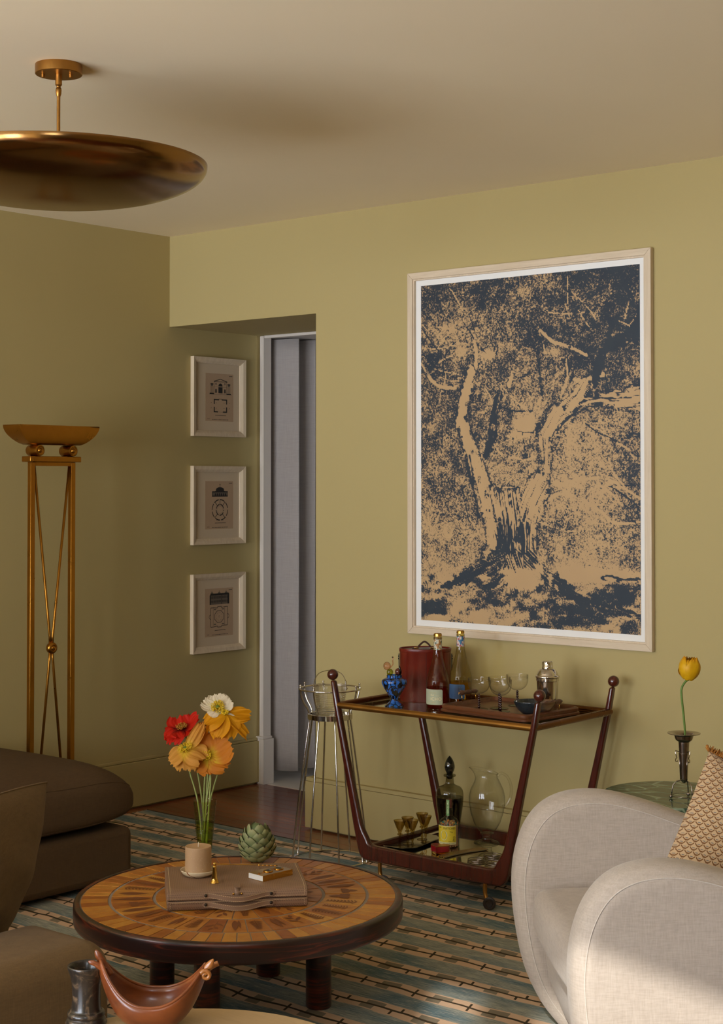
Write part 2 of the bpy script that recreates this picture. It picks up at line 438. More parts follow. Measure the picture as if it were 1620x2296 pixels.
for b in ((400, 300, 260, 120, 0.02), (1150, 280, 260, 330, 0.07), (600, 300, 120, 160, 0.06), (900, 520, 240, 160, 0.06), (180, 620, 140, 90, 0.1),
          (300, 560, 160, 110, -0.12), (180, 480, 90, 90, -0.06), (660, 310, 60, 40, -0.14), (250, 1130, 240, 120, 0.05), (1100, 1230, 230, 330, -0.09),
          (1000, 1560, 300, 260, -0.13), (900, 1330, 160, 200, -0.08), (280, 1620, 220, 200, -0.12), (180, 1790, 130, 60, -0.2), (560, 1330, 90, 150, -0.02),
          (690, 1010, 60, 70, -0.55), (490, 630, 40, 30, -0.4), (345, 620, 40, 30, -0.35), (855, 610, 45, 30, -0.3), (1230, 1420, 80, 120, 0.1), (960, 1040, 110, 90, -0.12),
          (600, 1560, 70, 60, 0.05), (420, 830, 60, 110, -0.02), (1180, 1830, 220, 40, -0.5), (950, 1810, 100, 60, -0.3), (240, 1870, 170, 30, -0.1)): ink += blob(*b)
amp = np.full_like(ink, 2.7)
gy = cv(0, 1880)[1]
# ground
gline = np.interp(uu, [0, 0.11, 0.3, 0.62, 0.72, 0.8, 1.0], [0.862, 0.857, 0.845, 0.86, 0.885, 0.862, 0.857])
gm = np.clip((vv - gline) / 0.01, 0, 1)
g = 0.45 + 0.24 * (vnoise(X * 16 + Y * 6, Y * 34, 3) - 0.5) * 2 + 0.22 * (vnoise(X * 34 + 9, Y * 60, 4) - 0.5) * 2
ink = ink * (1 - gm) + g * gm; amp = amp * (1 - gm) + 2.2 * gm
for b in ((165, 2000, 80, 60, 0.5), (520, 1960, 80, 45, 0.3), (800, 1985, 110, 30, 0.2), (1180, 1925, 140, 50, 0.5), (1050, 2010, 120, 40, 0.3), (950, 2090, 220, 50, 0.10), (1230, 2100, 90, 60, 0.2), (215, 2045, 60, 20, -0.6), (420, 2050, 150, 25, -0.25)): ink += blob(*b)
def limb(pts, widths, val=0.14, streak=0.45, dark_side=0.35, lamp=0.9):
    """paint a limb of the print: a light bark band with streaks along it and a darker right edge"""
    global ink, amp
    P = [cv(*p) for p in pts]; P = [(u * AW, v * AH) for u, v in P]
    along = 0.0
    best = np.full(ink.shape, 9.0); bs = np.zeros(ink.shape); ba = np.zeros(ink.shape); bw = np.ones(ink.shape)
    Q = [(p.x, p.y, p.z) for p in cat_rom([(a, b, w) for (a, b), w in zip(P, widths)], 5)]
    for (x0, y0, w0), (x1, y1, w1) in zip(Q, Q[1:]):
        dx, dy = x1 - x0, y1 - y0; L = math.hypot(dx, dy) + 1e-9
        t = np.clip(((X - x0) * dx + (Y - y0) * dy) / L ** 2, 0, 1)
        sx = ((X - x0) * dy - (Y - y0) * dx) / L
        d = np.hypot(X - x0 - t * dx, Y - y0 - t * dy); w = (w0 + (w1 - w0) * t) * 1.045 / 1177
        m = d / w < best
        best = np.where(m, d / w, best); bs = np.where(m, sx, bs); ba = np.where(m, along + t * L, ba); bw = np.where(m, w, bw)
        along += L
    inside = np.clip((1.0 + 0.9 * (vnoise(X * 90 + 7, Y * 90, 21) - 0.5) - best) / 0.25, 0, 1)
    if max(widths) < 60: inside = inside * np.clip(1.25 - 1.6 * np.clip(vnoise(X * 30 + 3, Y * 30, 22) - 0.66, 0, 1) * 4, 0.25, 1)      # leaves in front
    st = (vnoise(bs * 190 + 40, ba * 16, 5) - 0.5) * 1.4 + (vnoise(bs * 420 + 9, ba * 40, 6) - 0.5) * 1.2
    cross = bs / bw
    val2 = val + streak * st + dark_side * np.clip(np.abs(cross) - 0.45, 0, 1) + dark_side * 0.5 * np.clip(-cross, 0, 1)
    halo = np.clip(1.0 - np.abs(best - 1.12) / 0.22, 0, 1) * (1 - inside) * (0.30 if max(widths) > 12 and val < 0.6 else 0.0)
    ink = ink + halo * np.clip(0.3 + vnoise(X * 40, Y * 40, 23), 0, 1)
    ink = ink * (1 - inside) + val2 * inside; amp = amp * (1 - inside) + lamp * inside
# random twigs through the crown, pale and dark
tr_ = random.Random(11)
for k in range(90):
    x, y_ = tr_.uniform(120, 1270), tr_.uniform(330, 1600); a = tr_.uniform(-2.4, -0.7) if tr_.random() < 0.7 else tr_.uniform(-0.6, 0.9); L = tr_.uniform(110, 260); P_ = [(x, y_)]
    for q in range(3): a += tr_.uniform(-0.3, 0.3); x += L / 3 * math.cos(a); y_ += L / 3 * math.sin(a); P_.append((min(1285, max(110, x)), y_))
    w_ = tr_.uniform(1.6, 2.8); limb(P_, [w_, w_, w_ * 0.8, w_ * 0.5], 0.12 if tr_.random() < 0.6 else 0.92, 0.2, 0.0, 0.9)
# thin limbs behind first
for pts, w, val in (([(110, 680), (170, 770), (240, 810), (310, 810)], [6, 9, 9, 7], 0.1), ([(420, 560), (430, 640), (425, 700)], [8, 10, 10], 0.15),
                    ([(780, 500), (840, 560), (890, 575), (950, 600), (1020, 635)], [7, 9, 9, 8, 6], 0.15), ([(775, 560), (775, 700), (785, 800), (790, 850)], [5, 6, 6, 6], 0.75),
                    ([(640, 690), (620, 760), (612, 800)], [6, 11, 10], 0.08), ([(640, 750), (700, 740), (720, 720)], [9, 7, 5], 0.7),
                    ([(610, 1190), (640, 1185), (690, 1200), (750, 1185)], [6, 6, 6, 6], 0.2), ([(830, 1410), (880, 1385), (960, 1400), (1080, 1470), (1160, 1540), (1280, 1535)], [10, 9, 8, 7, 6, 4], 0.12),
                    ([(870, 1340), (960, 1310), (1110, 1300), (1200, 1350), (1285, 1410)], [8, 6, 6, 5, 4], 0.12), ([(1080, 1330), (1160, 1400), (1210, 1470)], [6, 5, 4], 0.12),
                    ([(1130, 1190), (1160, 1280), (1220, 1360)], [4, 4, 3], 0.15), ([(1170, 1110), (1220, 1140), (1260, 1200)], [4, 4, 3], 0.15), ([(1100, 740), (1000, 770), (950, 760)], [14, 12, 10], 0.3),
                    ([(560, 840), (540, 930), (515, 1080), (490, 1170)], [17, 22, 25, 22], 0.70), ([(930, 740), (900, 800), (870, 860)], [22, 24, 26], 0.55), ([(925, 740), (920, 650), (935, 590)], [10, 8, 6], 0.6)):
    limb(pts, w, val, 0.25, 0.25, 0.5)
for pts, w in (([(1285, 500), (1210, 545), (1120, 600), (1085, 680), (1065, 780)], [34, 26, 24, 22, 20]), ([(1290, 360), (1270, 470), (1200, 545)], [22, 18, 16]), ([(1195, 180), (1215, 260), (1255, 340)], [9, 10, 8]), ([(1170, 430), (1140, 500), (1120, 590)], [14, 14, 14]), ([(1120, 420), (1150, 480)], [8, 10])):
    limb(pts, w, 0.92, 0.12, 0.0, 0.25)
limb([(1290, 865), (1210, 875), (1100, 872), (1000, 885), (930, 945), (880, 1000)], [62, 42, 30, 28, 32, 36], 0.36, 0.75, 0.3)
limb([(1010, 800), (960, 870), (890, 930), (840, 980), (800, 1040)], [28, 38, 42, 46, 40], 0.36, 0.75, 0.3)
limb([(865, 960), (800, 1080), (808, 1200), (790, 1290), (780, 1380)], [44, 36, 32, 34, 40], 0.26, 0.70, 0.40)
limb([(400, 715), (372, 830), (350, 930), (320, 1015)], [20, 26, 26, 12], 0.05, 0.22, 0.2)
limb([(350, 1000), (375, 1080), (410, 1180), (440, 1270), (470, 1390), (490, 1480)], [26, 34, 36, 42, 44, 46], 0.10, 0.55, 0.40)
limb([(380, 1180), (395, 1260), (415, 1350)], [14, 16, 12], 0.75, 0.4, 0.1)
limb([(770, 1330), (720, 1430), (690, 1540), (690, 1660), (690, 1760)], [50, 78, 74, 62, 58], 0.30, 0.75, 0.25)
limb([(490, 1440), (520, 1560), (530, 1660), (500, 1730)], [36, 40, 42, 40], 0.10, 0.45, 0.25)
limb([(600, 1430), (615, 1560), (610, 1680), (610, 1760)], [70, 62, 66, 76], 0.46, 0.7, 0.1)
limb([(520, 1390), (530, 1450), (540, 1500)], [40, 46, 34], 0.5, 0.5, 0.1, 1.6)
for b in ((640, 1640, 90, 120, 0.42), (560, 1590, 30, 60, 0.35), (650, 1665, 22, 24, -0.55), (600, 1725, 24, 14, -0.6), (545, 1780, 30, 24, -0.7)): ink += blob(*b)
limb([(560, 1740), (440, 1800), (330, 1850), (225, 1880)], [60, 40, 26, 10], 0.78, 0.4, 0.0, 1.2)
limb([(600, 1760), (560, 1850), (480, 1880)], [50, 40, 22], 0.72, 0.4, 0.0, 1.2)
limb([(640, 1760), (660, 1830), (650, 1900)], [60, 55, 30], 0.66, 0.5, 0.0, 1.3)
limb([(720, 1740), (800, 1820), (900, 1880), (990, 1940)], [46, 44, 30, 18], 0.74, 0.4, 0.0, 1.2)
limb([(740, 1760), (830, 1850), (950, 1930), (1100, 1990), (1285, 2040)], [30, 34, 24, 20, 14], 0.80, 0.35, 0.0, 1.2)
for b in ((690, 1830, 45, 40, -1.0), (630, 1850, 26, 30, -0.9), (700, 1870, 30, 20, -0.7), (770, 1790, 20, 40, -0.6), (590, 1800, 26, 14, -0.7), (470, 1830, 30, 12, -0.6), (830, 1850, 16, 30, -0.4)): ink += blob(*b)
limb([(1090, 1835), (1120, 1822), (1160, 1830), (1200, 1842), (1285, 1840)], [5, 6, 6, 5, 6], 1.0, 0.1, 0.0, 0.1)
limb([(1095, 1838), (1150, 1856), (1195, 1843)], [4, 5, 4], 1.0, 0.1, 0.0, 0.1)
ink = np.clip(ink, -0.2, 1.2)

pt = NT('tree_screenprint'); v = pt.co()
iv = pt.attr('ink'); av = pt.attr('spread')
nz = pt.math('ADD', pt.math('MULTIPLY', pt.noise(v, 120, 5, 0.78, 0.6), 0.8), pt.math('MULTIPLY', pt.noise(v, 40, 2), 0.2))
f = pt.math('ADD', iv, pt.math('MULTIPLY', pt.math('SUBTRACT', nz, 0.5), av))
k = pt.step(f, 0.50, 0.60)
navy = pt.mix(pt.noise(v, 12, 2), '#232d3a', '#323b42')
tan = pt.mix(pt.noise(v, 6, 2), '#b4936a', '#c4a273')
PRINT = pt.bsdf(pt.mix(k, tan, navy), 0.55, Specular_IOR_Level=0.35)

X0, X1, Z0, Z1 = 1.483, 2.645, 0.890, 2.394
def ash(name, a, b, axis): return wood(name, a, b, 34, axis, 0.55, 16, 0.0, 0.08)
ASHX, ASHZ = ash('pale_ash_rail', '#c7b294', '#dcc9ae', 'X'), ash('pale_ash_stile', '#c7b294', '#dcc9ae', 'Z')
fr = thing('framed_print', 'large tree print in deep blue on tan, framed in pale wood above the cart', 'picture', ((X0 + X1) / 2, 0, Z0))
W2 = (X1 - X0) / 2; H = Z1 - Z0
fw, dp = 0.027, 0.024
def rail(xa, xb, za, zb, cut):
    """one mitred side of the frame"""
    if cut == 'x': front = [(xa, za), (xb, za), (xb - fw, zb), (xa + fw, zb)] if za < zb else [(xa, za), (xa + fw, zb), (xb - fw, zb), (xb, za)]
    else: front = [(xa, za), (xb, za + fw), (xb, zb - fw), (xa, zb)]
    return M().prism(front, -0.0015, -dp, 'y')
rail(-W2, W2, 0, fw, 'x').build('frame_rail', ASHX, fr, bev=0.002, smooth=30)
rail(-W2, W2, H, H - fw, 'x').build('frame_rail', ASHX, fr, bev=0.002, smooth=30)
rail(-W2, -W2 + fw, 0, H, 'z').build('frame_stile', ASHZ, fr, bev=0.002, smooth=30)
rail(W2, W2 - fw, 0, H, 'z').build('frame_stile', ASHZ, fr, bev=0.002, smooth=30)
lip = M()
a, b2_ = W2 - fw + 0.0004, W2 - fw - 0.006
for q in ((-a, fw, -b2_, H - fw), (b2_, fw, a, H - fw), (-b2_, fw, b2_, fw + 0.006), (-b2_, H - fw - 0.006, b2_, H - fw)): lip.box(q[0], -dp + 0.006, q[1], q[2], -0.0015, q[3])
lip.build('frame_lip', ASHZ, fr, smooth=0)
M().box(-W2 + 0.01, -0.0060, 0.01, W2 - 0.01, -0.0020, H - 0.01).build('mount_board', plain('white_mount', '#e9e6e0', 0.8), fr, smooth=0)
pm = bpy.data.meshes.new('print_sheet')
gx = (uu * AW + 1.544 - (X0 + X1) / 2).ravel(); gz = (2.338 - vv * AH - Z0).ravel()
co = np.stack([gx, np.full_like(gx, -0.0072), gz], 1)
ii, jj = np.meshgrid(np.arange(NU - 1), np.arange(NV - 1), indexing='ij')
q = (ii * NV + jj).ravel(); faces = np.stack([q, q + 1, q + NV + 1, q + NV], 1)
pm.from_pydata(co.tolist(), [], faces.tolist())
for nm, arr in (('ink', ink), ('spread', amp)):
    at = pm.attributes.new(nm, 'FLOAT', 'POINT'); at.data.foreach_set('value', arr.ravel().astype(np.float32))
pm.materials.append(PRINT); pm.update()
po = bpy.data.objects.new('print_sheet', pm); COL.objects.link(po); po.parent = fr
po['label'] = 'tree with spreading limbs printed in blue on tan paper'

# ------------------------------------------------------------------ three small architectural prints on the left wall
INK = plain('print_ink', '#2b2724', 0.8); INKG = plain('print_ink_grey', '#6b5f52', 0.8); PAPER = plain('old_paper', '#b99d7f', 0.85, var=0.05)
SFR = wood('cream_frame', '#cdb796', '#e0ceb1', 40, 'Z', 0.5, 16, 0.1); SMAT = plain('cream_mount', '#cfbc9f', 0.85)
class Ink:
    """flat printed strokes: a is across the sheet (0..1 from left), b is up (0..1)"""
    def __init__(s, w, h): s.m = M(); s.w = w; s.h = h; s.k = 0
    def pt(s, a, b): return (0.0, (a - 0.5) * s.w, (b - 0.5) * s.h)
    def poly(s, pts):
        s.k += 1; x = 0.00001 * (s.k % 9)
        s.m.add([(x, p[1], p[2]) for p in (s.pt(*q) for q in pts)], [tuple(range(len(pts)))]); return s
    def rect(s, a0, b0, a1, b1): return s.poly([(a0, b0), (a1, b0), (a1, b1), (a0, b1)])
    def line(s, a0, b0, a1, b1, t=0.006):
        dx, dy = (a1 - a0) * s.w, (b1 - b0) * s.h; L = math.hypot(dx, dy); px, py = -dy / L * t * 0.5, dx / L * t * 0.5 / s.h * s.w
        return s.poly([(a0 - px, b0 - py), (a1 - px, b1 - py), (a1 + px, b1 + py), (a0 + px, b0 + py)])
    def arc(s, ca, cb, ra, rb, t=0.01, a0=0, a1=360, n=24, dash=None):
        for k in range(n):
            if dash and k % dash == 0: continue
            p, q = math.radians(a0 + (a1 - a0) * k / n), math.radians(a0 + (a1 - a0) * (k + 1) / n)
            s.poly([(ca + (ra - t) * math.cos(p), cb + (rb - t) * math.sin(p)), (ca + ra * math.cos(p), cb + rb * math.sin(p)), (ca + ra * math.cos(q), cb + rb * math.sin(q)), (ca + (ra - t) * math.cos(q), cb + (rb - t) * math.sin(q))])
        return s
    def arch(s, ca, b0, hw, bh, hh):
        pts = [(ca - hw, b0), (ca + hw, b0)] + [(ca + hw * math.cos(PI * k / 8), b0 + bh + hh * math.sin(PI * k / 8)) for k in range(9)]
        return s.poly(pts)
def caption(i):
    i.line(0.84, 0.955, 0.96, 0.957, 0.012); i.line(0.06, 0.045, 0.15, 0.045, 0.008)
    for k in range(12): i.line(0.24 + k * 0.048, 0.035, 0.24 + k * 0.048 + random.uniform(0.025, 0.044), 0.035, 0.013)
    i.line(0.34, 0.125, 0.73, 0.125, 0.012)
def draw_temple(i, g):
    i.line(0.30, 0.835, 0.53, 0.885, 0.018).line(0.53, 0.885, 0.77, 0.835, 0.018).line(0.29, 0.83, 0.78, 0.83, 0.012).line(0.31, 0.72, 0.76, 0.72, 0.006)
    for a in (0.31, 0.75): i.line(a, 0.57, a, 0.825, 0.008)
    i.arch(0.53, 0.735, 0.075, 0.0, 0.06); i.rect(0.455, 0.59, 0.605, 0.715)
    for a in (0.37, 0.69): i.arch(a, 0.595, 0.025, 0.06, 0.025); i.arc(a, 0.785, 0.024, 0.02, 0.012, n=10)
    for a in (0.225, 0.835):
        i.rect(a - 0.05, 0.765, a + 0.05, 0.79); g.rect(a - 0.04, 0.735, a + 0.04, 0.765); i.line(a - 0.03, 0.585, a - 0.03, 0.735, 0.014).line(a + 0.035, 0.585, a + 0.035, 0.735, 0.014)
        i.rect(a - 0.08, 0.565, a + 0.07, 0.59)
    i.line(0.12, 0.565, 0.94, 0.565, 0.006)
    for (a, b, c, d) in ((0.29, 0.44, 0.48, 0.465), (0.58, 0.44, 0.77, 0.465), (0.29, 0.36, 0.325, 0.465), (0.735, 0.36, 0.77, 0.465), (0.29, 0.19, 0.325, 0.30), (0.735, 0.19, 0.77, 0.30), (0.29, 0.185, 0.44, 0.21), (0.62, 0.185, 0.77, 0.21)): i.rect(a, b, c, d)
    i.line(0.46, 0.467, 0.60, 0.467, 0.01); g.line(0.44, 0.195, 0.62, 0.195, 0.006)
    for a in (0.20, 0.38, 0.66, 0.85):
        for b in (0.275, 0.385): i.rect(a - 0.009, b - 0.006, a + 0.009, b + 0.006)
def draw_rotunda(i, g):
    i.rect(0.24, 0.675, 0.80, 0.70); i.rect(0.24, 0.765, 0.80, 0.79); i.arch(0.52, 0.80, 0.145, 0.025, 0.05); i.line(0.52, 0.875, 0.52, 0.94, 0.014); i.poly([(0.38, 0.80), (0.66, 0.80), (0.70, 0.79), (0.34, 0.79)])
    for a in (0.245, 0.785): i.line(a, 0.68, a, 0.78, 0.02)
    for k in range(6): i.arch(0.36 + k * 0.072, 0.69, 0.024, 0.04, 0.018)
    g.rect(0.25, 0.70, 0.79, 0.765); g.arc(0.52, 0.93, 0.02, 0.016, 0.008, n=10)
    i.arc(0.52, 0.40, 0.29, 0.225, 0.022, 0, 360, 40, 5); i.arc(0.52, 0.40, 0.145, 0.125, 0.024, 0, 360, 26, 6)
    for d in (50, 90, 130, 230, 310):
        c, s_ = math.cos(math.radians(d)), math.sin(math.radians(d)); i.line(0.52 + 0.15 * c, 0.40 + 0.12 * s_, 0.52 + 0.28 * c, 0.40 + 0.215 * s_, 0.016)
    for k in range(5): i.rect(0.40 + k * 0.055, 0.175, 0.415 + k * 0.055, 0.187)
    g.arc(0.52, 0.40, 0.10, 0.08, 0.004)
def draw_palace(i, g):
    g.rect(0.16, 0.665, 0.86, 0.86); i.poly([(0.16, 0.855), (0.86, 0.855), (0.84, 0.895), (0.20, 0.895)]); i.rect(0.80, 0.665, 0.86, 0.88); i.rect(0.58, 0.665, 0.60, 0.86)
    for a in (0.24, 0.50, 0.75): g.poly([(a - 0.06, 0.86), (a + 0.06, 0.86), (a + 0.05, 0.90), (a, 0.935), (a - 0.05, 0.90)]); i.line(a, 0.93, a, 0.955, 0.01)
    for k in range(16):
        a = 0.185 + k * 0.039
        i.rect(a, 0.785, a + 0.02, 0.84); i.rect(a, 0.705, a + 0.02, 0.75)
    i.rect(0.16, 0.668, 0.20, 0.85)
    P = [(0.20, 0.20), (0.30, 0.20), (0.44, 0.215), (0.44, 0.19), (0.58, 0.19), (0.58, 0.215), (0.72, 0.22), (0.80, 0.22), (0.80, 0.36), (0.80, 0.46), (0.80, 0.61), (0.70, 0.61), (0.58, 0.59), (0.58, 0.62), (0.44, 0.62), (0.44, 0.59), (0.30, 0.60), (0.20, 0.60), (0.20, 0.46), (0.20, 0.36)]
    for a, b in zip(P, P[1:] + P[:1]):
        if a[0] == b[0] and abs(a[1] - b[1]) == 0.1: continue
        i.line(*a, *b, 0.014)
    i.arc(0.20, 0.41, 0.06, 0.05, 0.01, 90, 270, 12); i.arc(0.80, 0.41, 0.06, 0.05, 0.01, -90, 90, 12)
    O = [(0.43, 0.29), (0.57, 0.29), (0.66, 0.36), (0.66, 0.46), (0.57, 0.53), (0.43, 0.53), (0.34, 0.46), (0.34, 0.36)]
    for a, b in zip(O, O[1:] + O[:1]): i.line(*a, *b, 0.014)
    g.arc(0.50, 0.41, 0.11, 0.085, 0.006, dash=3); g.arc(0.50, 0.41, 0.025, 0.02, 0.006, n=12)
    for a in (0.29, 0.70): i.line(a, 0.22, a, 0.60, 0.008)
    for a, b in ((0.31, 0.24), (0.60, 0.24), (0.31, 0.55), (0.60, 0.55)): g.rect(a, b, a + 0.08, b + 0.025)
FY0, FY1 = 0.137, 0.497
for (z0, z1, draw, lab) in ((1.745, 2.134, draw_temple, 'top one of three cream framed architectural prints, a pedimented temple'),
                            (1.215, 1.600, draw_rotunda, 'middle one of three cream framed architectural prints, a domed rotunda'),
                            (0.687, 1.072, draw_palace, 'bottom one of three cream framed architectural prints, a long palace front')):
    W, Hh = FY1 - FY0, z1 - z0
    s_ = thing('small_print', lab, 'picture', (0.0, (FY0 + FY1) / 2, z0), 0, 'small framed prints beside the doorway')
    w = 0.030; hy = W / 2
    def side(pts_out, pts_in, mid):
        m = M(); d = [0.001, 0.026, 0.022, 0.012]   # outer back, outer face, ridge, inner lip
        rows = [[(d[0], *pts_out[0]), (d[0], *pts_out[1])], [(d[1], *pts_out[0]), (d[1], *pts_out[1])], [(d[2], *mid[0]), (d[2], *mid[1])], [(d[3], *pts_in[0]), (d[3], *pts_in[1])], [(d[0], *pts_in[0]), (d[0], *pts_in[1])]]
        vs = [p for r in rows for p in r]
        fs = [(2*k, 2*k+1, 2*k+3, 2*k+2) for k in range(4)] + [(8, 9, 1, 0), (0, 2, 4, 6, 8), (1, 9, 7, 5, 3)]
        return m.add(vs, fs)
    def cor(o): return [(-hy + o, o), (hy - o, o), (hy - o, Hh - o), (-hy + o, Hh - o)]
    co_, cm, ci = cor(0), cor(w * 0.55), cor(w)
    for k in range(4):
        k2 = (k + 1) % 4
        side((co_[k], co_[k2]), (ci[k], ci[k2]), (cm[k], cm[k2])).build('frame_side', SFR, s_, smooth=0, bev=0.0008, seg=1)
    M().box(0.001, -hy + 0.02, 0.02, 0.006, hy - 0.02, Hh - 0.02).build('mount_board', SMAT, s_, smooth=0)
    pw, ph = 0.192, 0.236
    M().box(0.0055, -pw/2 + 0.012, Hh/2 - ph/2 + 0.0, 0.0066, pw/2 + 0.012, Hh/2 + ph/2 + 0.0).build('print_sheet', PAPER, s_, smooth=0)
    i, g = Ink(pw, ph), Ink(pw, ph); draw(i, g); caption(i)
    for kk, mt in ((g, INKG), (i, INK)):
        o = kk.m.build('printed_drawing', mt, s_, smooth=0, fix=False, loc=(0.0068 + (0.0002 if mt is INK else 0), 0.012, Hh/2)); o['kind'] = 'stuff'

# ------------------------------------------------------------------ rug
rt = NT('striped_flatweave'); v = rt.co(); s3 = rt.xyz(v); rx_, ry_ = s3[0], s3[1]
P_ = 0.168
wob = rt.math('MULTIPLY', rt.math('SUBTRACT', rt.noise(rt.co('Object', (2.2, 3.0, 1)), 1.6, 2), 0.5), 0.050)
yy = rt.math('ADD', ry_, wob)
p0 = rt.math('DIVIDE', rt.math('SUBTRACT', -0.335, yy), P_)
row_ = rt.math('FLOOR', rt.math('ADD', p0, 0.5))
fr_ = rt.math('SUBTRACT', p0, row_)                       # -0.5..0.5, zero on a vine
dy = rt.math('MULTIPLY', fr_, -P_)                         # metres from the vine, + = away
odd = rt.math('ABSOLUTE', rt.math('MODULO', row_, 2.0))
phase = rt.math('SUBTRACT', 0.09, rt.math('MULTIPLY', odd, 0.08))
ah = rt.math('ABSOLUTE', fr_)
fine = rt.noise(rt.co('Object', (18, 420, 1)), 1.0, 2, 0.6)
ragged = rt.math('MULTIPLY', rt.math('SUBTRACT', rt.noise(rt.co('Object', (30, 300, 1)), 1.0, 1), 0.5), 0.05)
blue = rt.step(rt.math('ADD', ah, ragged), 0.222, 0.234)
lx = rt.math('SUBTRACT', rx_, phase)
lx = rt.math('SUBTRACT', lx, rt.math('MULTIPLY', rt.math('FLOOR', rt.math('DIVIDE', lx, 0.2)), 0.2))   # 0..0.2
sl = rt.math('ADD', lx, rt.math('MULTIPLY', dy, 0.37))
def near(a, c, h): return rt.math('LESS_THAN', rt.math('ABSOLUTE', rt.math('SUBTRACT', a, c)), h)
def both(*a):
    r = a[0]
    for b in a[1:]: r = rt.math('MULTIPLY', r, b)
    return r
line = rt.math('LESS_THAN', rt.math('ABSOLUTE', rt.math('ADD', dy, rt.math('MULTIPLY', rt.math('SUBTRACT', rt.noise(rt.co('Object', (9, 1, 1)), 1.0, 1), 0.5), 0.012))), 0.0056)
up = rt.math('GREATER_THAN', dy, 0.0); dn = rt.math('LESS_THAN', dy, 0.0)
t_up = both(near(sl, 0.10, 0.0042), up, rt.math('LESS_THAN', dy, 0.030))
t_dn = both(near(sl, rt.math('SUBTRACT', 0.10, rt.math('MULTIPLY', rt.math('SUBTRACT', 1.0, odd), 0.032)), 0.0042), dn, rt.math('GREATER_THAN', dy, -0.030))
wrap = rt.math('SUBTRACT', 0.1, rt.math('ABSOLUTE', rt.math('SUBTRACT', sl, 0.1)))
l_up = both(near(rt.math('ABSOLUTE', rt.math('SUBTRACT', rt.math('SUBTRACT', sl, 0.1), 0.0)), 0.090, 0.024), up, rt.math('LESS_THAN', dy, 0.031), rt.math('GREATER_THAN', rt.math('ADD', sl, 0.0), -1.0))
sl2 = rt.math('SUBTRACT', rt.math('ABSOLUTE', rt.math('SUBTRACT', rt.math('ADD', sl, 0.024), 0.1)), 0.0)
l_dn = both(near(sl2, 0.100, 0.024), dn, rt.math('GREATER_THAN', dy, -0.031))
leaf = rt.math('MAXIMUM', l_up, l_dn); mark = rt.math('MAXIMUM', line, rt.math('MAXIMUM', t_up, t_dn))
streak = rt.noise(rt.co('Object', (14, 380, 1)), 1.0, 3, 0.75); shade = rt.noise(rt.co('Object', (2.5, 9, 1)), 1.0, 2)
bl = rt.mix(rt.step(shade, 0.4, 0.66), '#9a9c90', '#667c82')
bl = rt.mix(rt.step(streak, 0.52, 0.70), bl, '#cfc6b4')
bl = rt.mix(rt.step(streak, 0.50, 0.32), bl, '#4f5d60')
tn = rt.mix(fine, '#c9a688', '#dfc0a2')
c = rt.mix(blue, tn, bl)
c = rt.mix(leaf, c, rt.mix(fine, '#7d7260', '#958873'))
c = rt.mix(mark, c, '#453a2a')
RUGM = rt.bsdf(c, 0.95, bump=rt.math('ADD', fine, streak), bstr=0.35, bdist=0.003, Specular_IOR_Level=0.15)
rug = M()
def rug_fn(u, w):
    x = 0.105 + 3.9 * u; yb = -0.243 + 0.010 * math.sin(3.1 * x) + 0.012 * math.exp(-((x - 0.1) / 0.15) ** 2)
    return (x, yb - (3.95) * w, 0.0)
ru = M()
N1, N2 = 60, 40
for top in (0, 1):
    ru.surf(lambda u, w: (lambda p: (p[0], p[1], 0.0005 + 0.0065 * top))(rug_fn(u, w)), N1, N2)
o = ru.build('rug', RUGM, smooth=0, fix=True)
tag(o, 'flatwoven rug with blue grey stripes and brown thorny vines on tan', 'rug')
edge = M().tube([(*rug_fn(k / 40, 0)[:2], 0.0052) for k in range(41)], 0.0042, 6)
edge.build('bound_edge', plain('rug_binding', '#2f2a1c', 0.95), o)
fr2 = M()
for k in range(150):
    w = k / 150; x, y_, _ = rug_fn(0, w)
    a = random.uniform(-0.5, 0.5); L = random.uniform(0.012, 0.022)
    fr2.tube([(x + 0.002, y_, 0.005), (x - L * 0.6, y_ + a * 0.006, 0.0045), (x - L, y_ + a * 0.012, 0.0022)], [0.0022, 0.0018, 0.001], 4)
fo = fr2.build('fringe', plain('rug_fringe', '#a89578', 0.95), o); fo['kind'] = 'stuff'
RUGZ = 0.007

